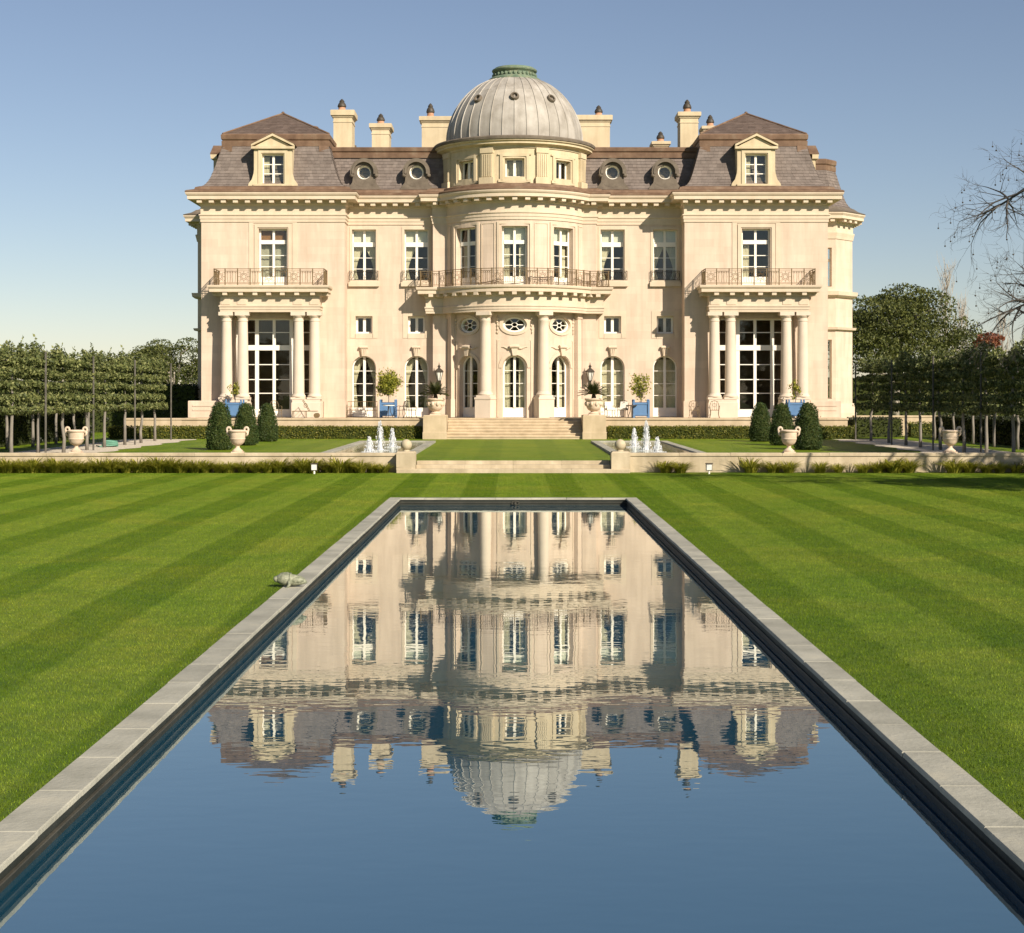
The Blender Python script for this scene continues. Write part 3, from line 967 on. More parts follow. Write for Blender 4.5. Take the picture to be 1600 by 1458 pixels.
# ---- recessed walls
for s in (-1, 1):
    c = X0 + s * (XI + XB) / 2
    M = Mflat(X0, YR)
    us = (s * 5.78, s * 8.87)
    ua, ub = sorted((s * XB, s * XI))
    ops = []
    for u in us: ops += [(u, 1.42, Z0, 5.16, 'arch'), (u, 1.0, 6.48, 7.5), (u, 1.42, 9.6, 12.6)]
    m = MB()
    wall(m, M, ua, ub, Z0, ZE, ops, .35)
    m.build('recessed_wall', MT['stone'], man)
    for k, u in enumerate(us):
        window(M, u, 1.42, Z0 + .02, 5.16, .35, [4.27, 3.52, 2.82], 'arch', panel=2.1, sw=.15, name='arched_door', drape='lr' if s < 0 else None, tie=.55, sheer=(4.95, 'curtain') if s > 0 else None)
        window(M, u, 1.0, 6.48, 7.5, .35, [], fw=.12, sw=.16, mw=.03, name='small_window')
        window(M, u, 1.42, 9.6, 12.6, .35, [10.95, 10.3], transom=(11.6, 11.87), sw=.14, blind=(11.85, 12.6, 'blind'), drape='l' if k == 0 else 'lr', tie=.3)
        surround(M, u, 1.42, 9.6, 12.6, .14, .03, MT['trim'])
        surround(M, u, 1.0, 6.2, 7.5, .30, .025, MT['trim'], bottom=False)
        m = MB(); m.mbox(M, u - .52, u + .52, 6.17, 6.44, .001, .025); m.build('apron_panel', MT['trim'], man)
        m = MB(); m.mbox(M, u - .9, u + .9, 9.24, 9.5, .001, .18); m.mbox(M, u - .82, u + .82, 9.5, 9.598, -.3, .14); m.build('window_sill', MT['trim'], man)
        # keystone scroll
        m = MB()
        m.mprism(M, [(u - .11, 5.14), (u + .11, 5.14), (u + .2, 5.62), (u - .2, 5.62)], .001, .16)
        m.tube([M(u - .24, 5.66, .14), M(u + .24, 5.66, .14)], .10, 10)
        for q in (-.12, 0, .12): m.tube([M(u + q * .6, 5.2, .15), M(u + q, 5.6, .18)], .03, 6)
        m.build('keystone', MT['trim'], man, smooth=40)
        # small iron guard of the upper window
        gd_ = empty('window_guard', M(u, 9.6, .1), man)
        m = MB()
        for z in (9.62, 10.14):
            m.tube([M(u - .84, z, .02), M(u - .84, z, .14), M(u + .84, z, .14), M(u + .84, z, .02)], .017, 4)
        for q in (-.84, -.58, .58, .84): m.tube([M(u + q, 9.6, .14), M(u + q, 10.16, .14)], .017, 4)
        m.build('guard_rail', MT['darkiron'], gd_)
        m = MB()
        for q in (-.71, .71): m.tube([M(u + q + .10 * math.cos(t * .785), 9.88 + .2 * math.sin(t * .785), .14) for t in range(8)], .012, 4, closed=True)
        for q in range(9):
            uq = u - .48 + q * .12
            m.tube([M(uq + .05 * math.sin(t * 1.05), 9.64 + t * .08, .14) for t in range(7)], .010, 4)
        m.build('scrollwork', MT['darkiron'], gd_, kind='stuff')
# ---- the bow in the middle
for s in (-1, 1):
    xa, xb = sorted((s * XB, s * BX))
    m = MB()
    M = Mflat(X0, YB)
    wall(m, M, xa, xb, Z0, ZE, [])
    Ms = Mside(X0 + s * XB, s)
    wall(m, Ms, YB, YR, Z0, ZE, [])
    m.build('corner_block', MT['stone'], man)
    m = MB(); m.mbox(M, xa - .04, xb + .02, Z0 + .004, Z0 + 1.0, .001, .06); m.build('base_course', MT['stone'], man)
th_w = R(39.6)
Mu = Mbow(RB)
uw = RB * th_w
ue = RB * BA
m = MB(); wall(m, Mu, -ue, ue, 8.9, ZE, [(k * uw, 1.5, 9.14, 12.5) for k in (-1, 0, 1)], .38, du=.3); m.build('bow_upper_wall', MT['stone'], man)
RL = 4.25
Ml = Mbow(RL)
ul = RL * th_w
ule = RL * (BA + R(3))
ops = []
for k in (-1, 0, 1): ops += [(k * ul, 1.42, Z0, 5.12, 'arch'), (k * ul, 1.36, 6.45, 7.31, 'oval')]
m = MB(); wall(m, Ml, -ule, ule, Z0, 8.0, ops, .35, du=.3); m.build('bow_lower_wall', MT['stone'], man)
for k in (-1, 0, 1):
    window(Mu, k * uw, 1.5, 9.15, 12.5, .38, [10.89, 10.27], panel=9.65, transom=(11.5, 11.72), sw=.15, fw=.085, blind=(11.7, 12.5, 'blind') if k >= 0 else None, drape='LR', name='french_window')
    surround(Mu, k * uw, 1.5, 9.14, 12.5, .14, .06, MT['trim'], inner=.12)
    window(Ml, k * ul, 1.42, Z0 + .02, 5.12, .35, [4.25, 3.52, 2.79], 'arch', panel=2.13, sw=.15, fw=.09, name='arched_door', drape='LR')
    m = MB()
    m.mring(Ml, arch_pts(k * ul, 1.42, 5.12, 16, -.03), arch_pts(k * ul, 1.42, 5.12, 16, -.2), .001, .045, closed=False)
    m.build('arch_band', MT['trim'], man)
    # panel frame over the door
    m = MB()
    l, r_ = k * ul - 1.0, k * ul + 1.0
    for a, b_, c_, d_ in ((l, l + .07, 1.6, 5.96), (r_ - .07, r_, 1.6, 5.96), (l, r_, 5.96, 6.03)): m.mbox(Ml, a, b_, c_, d_, .001, .04)
    m.build('panel_frame', MT['trim'], man)
    m = MB()
    u = k * ul
    m.mprism(Ml, [(u - .10, 5.1), (u + .10, 5.1), (u + .19, 5.58), (u - .19, 5.58)], .001, .17)
    m.tube([Ml(u - .25, 5.62, .14), Ml(u, 5.64, .17), Ml(u + .25, 5.62, .14)], .11, 10)
    for sg in (-1, 1): m.tube([Ml(u + sg * (.2 + .09 * t), 5.56 - .05 * math.sin(t * .9), .03) for t in range(7)], [.06, .055, .05, .045, .04, .03, .015], 6)
    m.build('keystone', MT['trim'], man, smooth=40)
    ow = empty('oval_window', Ml(u, 6.45, -.2), man)
    zc = 6.88
    m = MB()
    m.mring(Ml, oval_pts(u, zc, .70, .45), oval_pts(u, zc, .88, .60), .001, .06)
    m.build('oval_surround', MT['trim'], ow)
    m = MB()
    m.mring(Ml, oval_pts(u, zc, .58, .34), oval_pts(u, zc, .69, .44), -.28, -.12)
    m.mring(Ml, oval_pts(u, zc, .15, .10, 16), oval_pts(u, zc, .19, .135, 16), -.24, -.18)
    for t in range(6):
        a = math.pi * t / 3
        p0, p1 = (u + .17 * math.cos(a), zc + .12 * math.sin(a)), (u + .62 * math.cos(a), zc + .37 * math.sin(a))
        nx, nz = -(p1[1] - p0[1]), p1[0] - p0[0]
        ll = math.hypot(nx, nz); nx, nz = nx / ll * .02, nz / ll * .02
        m.mprism(Ml, [(p0[0] - nx, p0[1] - nz), (p1[0] - nx, p1[1] - nz), (p1[0] + nx, p1[1] + nz), (p0[0] + nx, p0[1] + nz)], -.235, -.185)
    m.build('window_frame', MT['white'], ow)
    for t in range(6):
        a0, a1 = math.pi * t / 3, math.pi * (t + 1) / 3
        pts = [(u + .17 * math.cos(a0), zc + .12 * math.sin(a0))] + [(u + .63 * math.cos(a0 + (a1 - a0) * q / 4), zc + .385 * math.sin(a0 + (a1 - a0) * q / 4)) for q in range(5)] + [(u + .17 * math.cos(a1), zc + .12 * math.sin(a1))]
        p = MB(); p.mprism(Ml, pts, -.214, -.206); p.build('pane', MT['glass'], ow)
    # carved drops beside the oval
    for sg in (-1, 1):
        m = MB()
        m.tube([Ml(u + sg * 1.0, 7.4, .03), Ml(u + sg * .98, 6.35, .02)], .03, 5)
        for t in range(5): m.ball(Ml(u + sg * (.98 + .02 * math.sin(t * 2)), 7.25 - t * .2, .03), .075 - .007 * t, 8, 6, sz=1.2)
        m.build('carved_drop', MT['trim'], man, smooth=0)
# panelled strips between the upper windows of the bow
for k in (-1.5, -.5, .5, 1.5):
    m = MB()
    u = k * uw
    hw_ = .42 if abs(k) < 1 else .3
    m.mbox(Mu, u - hw_, u - hw_ + .05, 9.3, 12.7, .001, .035); m.mbox(Mu, u + hw_ - .05, u + hw_, 9.3, 12.7, .001, .035)
    m.mbox(Mu, u - hw_, u + hw_, 12.65, 12.7, .001, .035)
    m.build('wall_panel', MT['trim'], man)
# big columns of the bow
for sg in (-1, 1):
    for ang, full in ((R(21), True), (R(57.5), False)):
        r = 4.62 if full else 4.30
        px, py = X0 + sg * r * math.sin(ang), YC - r * math.cos(ang)
        cp = empty('column' if full else 'bow_pilaster', (px, py, TER), man)
        rz = -sg * 0 + sg * ang
        def rb(m_, a, b_, z0, z1):
            ca, sa = math.cos(rz), math.sin(rz)
            cor = [(-a, -a), (a, -a), (a, b_), (-a, b_)]
            m_.prism([(px + x * ca - y * sa, py + x * sa + y * ca) for x, y in cor], z0, z1)
        
        if not full:
            m = MB(); rb(m, .27, .4, Z0 + .004, 2.6); m.build('pilaster_base', MT['stone'], cp)
            m = MB(); rb(m, .22, .4, 2.6, 7.3); m.build('shaft', MT['stone'], cp)
            m = MB(); rb(m, .27, .4, 7.3, 7.602); m.build('pilaster_capital', MT['stone'], cp)
            continue
        m = MB(); rb(m, .47, .6, Z0 + .004, 2.6); rb(m, .5, .6, 2.6, 2.72); m.build('column_pedestal', MT['column'], cp)
        m = MB(); rb(m, .42, .42, 2.72, 2.84); m.build('plinth', MT['column'], cp)
        m = MB()
        prof = [(.41, .24), (.43, .29), (.41, .35), (.37, .37), (.365, .41), (.34, .45)]
        prof += [(.34 - .05 * (t / 10) ** 1.6, .45 + 4.0 * t / 10) for t in range(11)]
        prof += [(.31, 4.48), (.31, 4.53), (.285, 4.54), (.285, 4.66), (.31, 4.68), (.38, 4.80)]
        m.lathe(prof, (px, py, 2.6), 28); m.build('shaft', MT['column'], cp, smooth=35)
        m = MB(); rb(m, .42, .42, 7.4, 7.602); m.build('abacus', MT['column'], cp)
# entablature and balcony of the bow
m = MB()
m.sweep(bow_path, [(-.42, 7.6), (.40, 7.6), (.40, 7.74), (.43, 7.74), (.43, 7.9), (.47, 7.9), (.47, 7.97), (.40, 8.0), (.40, 8.5), (.48, 8.53), (.50, 8.7), (.84, 8.72), (.84, 8.9), (.92, 8.96), (.94, 9.04), (.94, 9.1), (-.3, 9.13)], caps=True)
m.build('bow_entablature', MT['trim'], man)
op = offset_path(bow_path, .42)


def along(path, step, start=0.0, end=0.0):
    """points and outward headings spaced along a plan path"""
    P = [Vector(p) for p in path]
    seg = [(b_ - a).length for a, b_ in zip(P, P[1:])]
    tot = sum(seg)
    n = max(1, round((tot - start - end) / step))
    out = []
    for i in range(n + 1):
        t = start + (tot - start - end) * i / n
        k = 0
        while k < len(seg) - 1 and t > seg[k]:
            t -= seg[k]; k += 1
        d = (P[k + 1] - P[k]).normalized()
        q = P[k] + d * t
        out.append((q.x, q.y, math.atan2(d.y, d.x)))
    return out


mod = MB(); mod.box(-.13, .13, -.36, 0, 0, .16); mod_me2 = mod.mesh('modillion', MT['trim'])
for x, y, a in along(offset_path(bow_path, .48)[1:-1], .72, .4, .4): inst('modillion', mod_me2, man, (x, y, 8.545), rz=a)

# ---- main entablature and cornice round the house
m = MB()
m.sweep(outline, [(0, 12.87), (.05, 12.87), (.05, 13.05), (.08, 13.05), (.08, 13.22), (.13, 13.25), (.13, 13.32), (.04, 13.34), (.04, 13.82), (.12, 13.88), (.15, 14.1), (.68, 14.12), (.68, 14.3), (.74, 14.36), (.78, 14.44), (.78, 14.5), (-.2, 14.52)], caps=False)
m.build('main_cornice', MT['trim'], man)
m = MB()
m.sweep(outline, [(.76, 14.5), (.80, 14.52), (.80, 14.58), (.72, 14.64), (.34, 14.74), (.30, 14.86), (.08, 14.94), (-.15, 14.95)], caps=False)
m.build('eave_gutter', MT['copper'], man)
mod = MB(); mod.box(-.14, .14, -.46, 0, 0, .18); mod_me3 = mod.mesh('modillion', MT['trim'])
oo = offset_path(outline, .13)
segs = [(1, 2), (3, 4), (len(oo) - 5, len(oo) - 4), (len(oo) - 3, len(oo) - 2)]
for a, b_ in segs:
    for x, y, h in along([oo[a], oo[b_]], .672, .12, .12): inst('modillion', mod_me3, man, (x, y, 13.93), rz=h)
for x, y, h in along(oo[5:-5], .70, .3, .3): inst('modillion', mod_me3, man, (x, y, 13.93), rz=h)

# ---- floors and inner walls, so that the rooms behind the panes are rooms
for z, nm in ((TER - .02, 'ground_floor'), (8.75, 'upper_floor'), (13.6, 'attic_floor')):
    m = MB(); m.prism(offset_path(outline, -.02), z - .15, z); m.build(nm, MT['floorwood'], man)
m = MB(); m.box(X0 - XO, X0 + XO, 95.0, 95.15, TER, 14.5); m.build('inner_wall', MT['room'], man)
m = MB(); m.box(X0 - XO, X0 + XO, 104, 104.2, TER, 18.0); m.build('back_wall', MT['stone'], man)
for x in (-XI, -XB - .2, XB + .2, XI):
    m = MB(); m.box(X0 + x - .08, X0 + x + .08, YR + .02, 95, TER, 13.5); m.build('inner_wall', MT['room'], man)

# ================================================================== roofs
def slates(mb, sections, exp=.20, wid=.28, lift=.022, seed=1):
    """courses of single slates on a face given by its section lines [(left, right), ...] from eave to top"""
    r = random.Random(seed)
    S = [(Vector(a), Vector(b_)) for a, b_ in sections]
    mids = [(a + b_) / 2 for a, b_ in S]
    cum = [0.0]
    for p, q in zip(mids, mids[1:]): cum.append(cum[-1] + (q - p).length)

    def sec(t):
        k = 0
        while k < len(cum) - 2 and t > cum[k + 1]: k += 1
        f = (t - cum[k]) / max(cum[k + 1] - cum[k], 1e-6)
        return S[k][0].lerp(S[k + 1][0], f), S[k][1].lerp(S[k + 1][1], f), k
    n = max(1, round(cum[-1] / exp))
    for i in range(n):
        a0, b0, k = sec(cum[-1] * i / n + 1e-5)
        a1, b1, _ = sec(cum[-1] * (i + 1) / n - 1e-5)
        du = (b0 - a0)
        if du.length < .15: continue
        up = ((a1 + b1) - (a0 + b0)).normalized()
        nor = du.normalized().cross(up).normalized()
        W_ = du.length
        u = -r.uniform(0, wid)
        while u < W_:
            w = wid * r.uniform(.7, 1.35)
            s0, s1 = max(u, 0) / W_, min(u + w - .006, W_) / W_
            u += w
            if s1 - s0 < .02 / W_: continue
            lf = lift * r.uniform(.7, 1.4)
            p0, p1 = a0.lerp(b0, s0) + nor * lf, a0.lerp(b0, s1) + nor * lf
            q0, q1 = a1.lerp(b1, s0) + nor * .004, a1.lerp(b1, s1) + nor * .004
            c0, c1 = p0 - nor * lf, p1 - nor * lf
            k_ = len(mb.v)
            mb.v += [tuple(x) for x in (p0, p1, q1, q0, c0, c1)]
            mb.f += [(k_, k_ + 1, k_ + 2, k_ + 3), (k_ + 4, k_ + 5, k_ + 1, k_)]


def mansard(path, prof, mat, name, seed, skip=()):
    offs = [offset_path(path, -d) for d, z in prof]
    dk = MB(); sl = MB()
    for i in range(len(path) - 1):
        secs = [((*o[i], z), (*o[i + 1], z)) for o, (d, z) in zip(offs, prof)]
        for (a, b_), (c_, d_) in zip(secs, secs[1:]): dk.quad(a, b_, d_, c_)
        if i not in skip: slates(sl, secs, seed=seed + i)
    dk.build('roof_deck', MT['deck'], man)
    sl.build(name, mat, man, kind='stuff')
    return offs[-1]


WPROF = [(0.0, 14.93), (.20, 15.08), (.40, 15.40), (.55, 15.80), (.82, 16.7), (1.05, 17.5), (1.16, 17.9)]
BAND = [(-.02, 17.42), (.07, 17.42), (.08, 17.72), (.03, 17.76), (.10, 17.84), (.12, 18.08), (.05, 18.16), (-.15, 18.18)]
for s in (-1, 1):
    c = X0 + s * 14.0
    hw = (XO - XI) / 2
    pth = [(c - hw, 104), (c - hw, YW), (c + hw, YW), (c + hw, 104)]
    top = mansard(pth, WPROF, MT['slate'], 'slate_courses', 10 + s)
    m = MB(); m.sweep(offset_path(pth, -1.06), BAND, caps=False); m.build('copper_band', MT['copper'], man)
    # copper ears at the corners
    m = MB()
    for sg in (-1, 1):
        m.hexa([(c + sg * 3.16, YW + .96, 17.1), (c + sg * 2.55, YW + .90, 17.1), (c + sg * 2.55, YW + 1.1, 17.1), (c + sg * 3.1, YW + 1.1, 17.1),
                (c + sg * 3.12, YW + 1.0, 17.45), (c + sg * 2.55, YW + .96, 17.45), (c + sg * 2.55, YW + 1.16, 17.45), (c + sg * 3.0, YW + 1.16, 17.45)])
    m.build('corner_flashing', MT['copper'], man)
    # hipped top
    e = 3.12
    yf = YW + 1.06
    ap, bk = (c, 92.9, 19.85), (c, 100.5, 19.85)
    A, B_, C_, D_ = (c - e, yf, 18.14), (c + e, yf, 18.14), (c + e, 103.6, 18.14), (c - e, 103.6, 18.14)
    m = MB(); m.poly([A, B_, ap]); m.quad(B_, C_, bk, ap); m.quad(D_, A, ap, bk); m.poly([C_, D_, bk]); m.build('hip_deck', MT['deck'], man)
    m = MB()
    slates(m, [(A, B_), (ap, ap)], .26, .36, seed=31); slates(m, [(B_, C_), (ap, bk)], .26, .36, seed=32); slates(m, [(D_, A), (bk, ap)], .26, .36, seed=33)
    m.build('hip_slates', MT['slate_brown'], man, kind='stuff')
    m = MB()
    for p in (A, B_): m.tube([Vector(p) + Vector((0, 0, .03)), Vector(ap) + Vector((0, 0, .03))], .06, 6)
    m.tube([Vector(ap) + Vector((0, -.03, .03)), Vector(bk) + Vector((0, 0, .03))], .06, 6)
    m.ball((ap[0], ap[1], ap[2] + .05), .1, 10, 6)
    m.build('hip_ridge', MT['copper'], man, smooth=40)
RPROF = [(0.0, 14.93), (.16, 15.05), (.32, 15.32), (.44, 15.7), (.62, 16.4), (.78, 17.1)]
rp = [(X0 - XI - 1.3, YR), (X0 + XI + 1.3, YR)]
mansard(rp, RPROF, MT['slate'], 'slate_courses', 50)
RB2 = [(-.02, 16.92), (.08, 16.92), (.10, 17.2), (.05, 17.24), (.13, 17.32), (.15, 17.5), (.06, 17.56), (-.2, 17.58)]
m = MB(); m.sweep(offset_path(rp, -.72), RB2, caps=True); m.build('copper_band', MT['copper'], man)
m = MB(); m.box(X0 - 11, X0 + 11, YR + .85, 103.9, 17.4, 17.52); m.build('flat_roof', MT['leaddark'], man)

# ---- dormers of the wings
def dormer(M, parent_name='dormer', narrow=1.0):
    """M: wall frame with u = 0 on the dormer axis"""
    dm = empty(parent_name, M(0, 14.95, 0), man)
    a, b_ = .63 * narrow, 1.10 * narrow
    m = MB()
    wall(m, M, -b_, b_, 14.97, 17.18, [(0, 2 * a, 15.08, 16.82, 'rect', .3)])
    for sg in (-1, 1):
        m.quad(M(sg * b_, 14.97, 0), M(sg * b_, 17.18, 0), M(sg * b_, 17.18, -1.3), M(sg * b_, 14.97, -1.3))
        # curved foot
        pts = [(sg * b_, 14.97), (sg * (b_ + .34), 14.97), (sg * (b_ + .30), 15.12), (sg * (b_ + .12), 15.35), (sg * (b_ + .02), 15.7), (sg * b_, 15.9)]
        m.mprism(M, pts if sg > 0 else pts[::-1], -.3, .0)
    m.build('dormer_wall', MT['attic'], dm)
    m = MB()
    for sg in (-1, 1):
        x0, x1 = sorted((sg * (a + .05), sg * (a + .22)))
        m.mbox(M, x0, x1, 15.0, 17.05, .001, .05)
    m.mbox(M, -a - .05, a + .05, 16.87, 17.05, .001, .05)
    m.mbox(M, -b_ - .02, b_ + .02, 14.96, 15.07, .001, .09)
    m.build('window_surround', MT['attic'], dm)
    # pediment
    m = MB()
    w = b_ + .14
    m.mprism(M, [(-w + .1, 17.20), (w - .1, 17.20), (0, 17.84)], -.2, .03)
    m.mbox(M, -w, w, 17.10, 17.24, -.2, .17)
    for sg in (-1, 1):
        pts = [(sg * w, 17.24), (sg * w, 17.36), (0, 17.98), (0, 17.84)]
        m.mprism(M, pts if sg > 0 else pts[::-1], -.2, .19)
    m.build('pediment', MT['attic'], dm)
    m = MB()
    m.mprism(M, [(-w - .02, 17.37), (0, 18.0), (w + .02, 17.37), (w + .02, 17.42), (0, 18.05), (-w - .02, 17.42)], -1.6, .2)
    m.build('dormer_roof', MT['copper'], dm)
    window(M, 0, 2 * a, 15.09, 16.82, .3, [15.70, 16.24], parent=dm, sw=.13, mw=.05, drape='L')
    return dm


for s in (-1, 1):
    dormer(Mflat(X0 + s * 14.0, YW - .02))
    xs = X0 + s * XO
    dormer((lambda x_, s_: (lambda u, z, d: (x_ + s_ * d, 93.6 + u, z)))(xs, s), narrow=.8)

# ---- round dormers
for s in (-1, 1):
    for u in (5.78, 8.87):
        cx = X0 + s * u
        M = Mflat(cx, YR - .02)
        zc = 15.98
        od = empty('round_dormer', M(0, 14.95, 0), man)
        m = MB()
        # face with a round hole
        n = 28
        rim = [(.42 * math.cos(2 * math.pi * i / n), zc + .42 * math.sin(2 * math.pi * i / n)) for i in range(n)]
        outp = []
        for i in range(n):
            a = 2 * math.pi * i / n
            if math.sin(a) >= -.15: outp.append((.62 * math.cos(a), zc + .62 * math.sin(a)))
            else:
                t = (-math.sin(a) - .15) / .85
                outp.append((math.copysign(.62 + .12 * t, math.cos(a)) * min(1, abs(math.cos(a)) * 1.25), zc - .1 - .78 * t))
        m.mring(M, rim, outp, -.5, .0)
        m.mprism(M, [(-.62, 14.97), (.62, 14.97), (.56, 15.25), (-.56, 15.25)], -.4, -.01)
        for sg in (-1, 1):
            pts = [(sg * .5, 14.97), (sg * .98, 14.97), (sg * .90, 15.12), (sg * .70, 15.35), (sg * .62, 15.7), (sg * .5, 15.75)]
            m.mprism(M, pts if sg > 0 else pts[::-1], -.4, -.005)
        m.build('dormer_face', MT['leaddark'], od, smooth=30)
        m = MB()
        hood_i = [(.58 * math.cos(a), zc + .58 * math.sin(a)) for a in (math.pi * (-.06 + 1.12 * i / 20) for i in range(21))]
        hood_o = [(.80 * math.cos(a), zc + .80 * math.sin(a)) for a in (math.pi * (-.06 + 1.12 * i / 20) for i in range(21))]
        m.mring(M, hood_i, hood_o, -1.3, .16, closed=False)
        hood_o2 = [(.70 * math.cos(a), zc + .70 * math.sin(a)) for a in (math.pi * (-.06 + 1.12 * i / 20) for i in range(21))]
        m.mring(M, hood_i, hood_o2, .16, .21, closed=False)
        for sg in (-1, 1): m.ball(M(sg * .72, zc - .2, .06), .13, 10, 8)
        m.build('dormer_hood', MT['leaddark'], od, smooth=30)
        m = MB(); m.mring(M, oval_pts(0, zc, .375, .375, 28), oval_pts(0, zc, .418, .418, 28), -.44, -.14); m.mring(M, oval_pts(0, zc, .33, .33, 28), oval_pts(0, zc, .376, .376, 28), -.44, -.38); m.build('window_frame', MT['white'], od, smooth=30)
        m = MB(); m.mprism(M, oval_pts(0, zc, .34, .34, 28), -.42, -.41); m.build('pane', MT['glass'], od)

# ---- drum and dome
RD = 4.35
Md = Mbow(RD)
thd = R(41)
ud = RD * thd
m = MB()
wall(m, Md, -RD * R(115), RD * R(115), 14.45, 17.1, [(k * ud, 1.14, 15.33, 16.39) for k in (-1, 0, 1)], .4, du=.3)
m.build('drum_wall', MT['attic'], man)
full = [(X0 + RD * math.sin(t), YC - RD * math.cos(t)) for t in (R(-150 + 300 * i / 72) for i in range(73))]
m = MB(); m.sweep(full, [(.03, 14.5), (.16, 14.5), (.16, 14.86), (.10, 14.92), (.0, 14.94)], caps=False); m.build('drum_base', MT['attic'], man, smooth=30)
m = MB(); m.sweep(full, [(.0, 16.98), (.06, 16.98), (.06, 17.08), (.12, 17.12), (.36, 17.2), (.36, 17.30), (.46, 17.36), (.48, 17.42), (-.2, 17.46)], caps=False); m.build('drum_cornice', MT['attic'], man, smooth=30)
m = MB(); m.sweep(full, [(.46, 17.42), (.53, 17.44), (.55, 17.56), (.48, 17.64), (.30, 17.66), (.12, 17.70), (-.32, 17.72)], caps=False); m.build('dome_gutter', MT['leaddark'], man, smooth=30)
for k in (-1, 0, 1):
    u = k * ud
    dw = window(Md, u, 1.14, 15.33, 16.39, .4, [], fw=.08, sw=.16, name='drum_window', sheer=(16.3, 'curtain') if k < 1 else None)
    surround(Md, u, 1.14, 15.13, 16.39, .16, .07, MT['attic'], inner=.1, bottom=False)
    m = MB(); m.mbox(Md, u - .92, u + .92, 15.02, 15.18, .001, .09); m.mbox(Md, u - .95, u + .95, 16.58, 16.66, .001, .09); m.build('window_sill', MT['attic'], man)
for a in (-64, -21, 21, 64):
    u = RD * R(a)
    p = empty('drum_pilaster', Md(u, 14.9, 0), man)
    m = MB(); m.mbox(Md, u - .42, u + .42, 14.88, 15.30, .001, .24); m.build('pilaster_base', MT['attic'], p)
    m = MB(); m.mbox(Md, u - .34, u + .34, 15.30, 16.7, .001, .14)
    for q in range(5): m.mbox(Md, u - .27 + q * .125, u - .21 + q * .125, 15.36, 16.64, .141, .165)
    m.build('pilaster_shaft', MT['attic'], p)
    m = MB(); m.mbox(Md, u - .38, u + .38, 16.7, 17.0, .001, .19); m.build('pilaster_capital', MT['attic'], p)
DOME = [(4.04, 17.68), (4.06, 18.1), (3.99, 18.75), (3.82, 19.3), (3.56, 19.8), (3.14, 20.45), (2.62, 21.0), (2.05, 21.38), (1.50, 21.62)]
def dome_r(z):
    for (r0, z0), (r1, z1) in zip(DOME, DOME[1:]):
        if z <= z1: return r0 + (r1 - r0) * (z - z0) / (z1 - z0)
    return DOME[-1][0]
# smooth profile through the measured points
zs_ = np.linspace(0, 1, 25)
cum = np.cumsum([0] + [math.hypot(b_[0] - a[0], b_[1] - a[1]) for a, b_ in zip(DOME, DOME[1:])])
def dp(t):
    x = np.array([p[0] for p in DOME]); y = np.array([p[1] for p in DOME])
    c_ = np.polyfit(cum / cum[-1], np.stack([x, y], 1), 5)
    return np.polyval(c_[:, 0], t), np.polyval(c_[:, 1], t)
dome = empty('dome', (X0, YC, 17.68), man)
m = MB(); m.lathe([(dp(t)[0] - .03, dp(t)[1]) for t in np.linspace(0, 1, 20)], (X0, YC, 0), 72, caps=False); m.build('dome_shell', MT['leaddark'], dome, smooth=0)
NG = 36
def gore(t0, t1, n):
    m = MB()
    ha = math.pi / NG
    prof = [(-ha, .04), (-ha * .95, .04), (-ha * .90, .0), (0, -.004), (ha * .90, .0), (ha * .95, .04), (ha, .04)]
    rows = []
    for i in range(n + 1):
        r_, z = dp(t0 + (t1 - t0) * i / n)
        for a, l_ in prof: rows.append(((r_ + l_) * math.sin(a), -(r_ + l_) * math.cos(a), z + l_ * .3 - 17.68))
    k = len(prof)
    m.add(rows, [(i * k + j, i * k + j + 1, (i + 1) * k + j + 1, (i + 1) * k + j) for i in range(n) for j in range(k - 1)])
    m.add([rows[j] for j in range(k)] + [(x * .985, y * .985, z) for x, y, z in rows[:k]], [(j, j + 1, k + j + 1, k + j) for j in range(k - 1)])
    return m.mesh('lead_panel', MT['lead'], smooth=25)
g_lo, g_hi = gore(0.0, .655, 12), gore(.645, 1.0, 8)
for i in range(NG):
    a = 2 * math.pi * (i + .5) / NG
    inst('lead_panel', g_lo, dome, (X0, YC, 17.68), rz=a)
    inst('lead_panel', g_hi, dome, (X0, YC, 17.685), rz=a)
for a in (-38, 0, 38):
    t = .50
    r_, z = dp(t)
    r2, z2 = dp(t + .02)
    tg = Vector((r2 - r_, z2 - z)).normalized()
    nr = Vector((tg.y, -tg.x))
    sa, ca = math.sin(R(a)), math.cos(R(a))
    def dpt(q, w=0): return (X0 + (r_ + nr.x * q) * sa, YC - (r_ + nr.x * q) * ca, z + nr.y * q)
    m = MB()
    base = Vector(dpt(0)); ax = (Vector(dpt(1)) - base).normalized(); e1 = ax.cross(Vector((0, 0, 1))).normalized(); e2 = e1.cross(ax)
    ring = [(.26, -.05), (.27, .10), (.24, .16), (.17, .16), (.15, .05), (.15, -.05)]
    n = 16
    vs = [base + ax * h + (e1 * math.cos(2 * math.pi * i / n) + e2 * math.sin(2 * math.pi * i / n)) * q for q, h in ring for i in range(n)]
    fs = [(k * n + i, k * n + (i + 1) % n, (k + 1) * n + (i + 1) % n, (k + 1) * n + i) for k in range(len(ring) - 1) for i in range(n)]
    m.add(vs, fs)
    m.poly([base + ax * .02 + (e1 * math.cos(2 * math.pi * i / n) + e2 * math.sin(2 * math.pi * i / n)) * .16 for i in range(n)])
    m.build('dome_vent', MT['leaddark'], dome, smooth=30)
m = MB()
m.lathe([(1.60, 21.52), (1.60, 21.66), (1.50, 21.74), (1.42, 21.80), (1.30, 21.84)], (X0, YC, 0), 48)
m.build('crown_base', MT['verdigris'], dome, smooth=30)
m = MB()
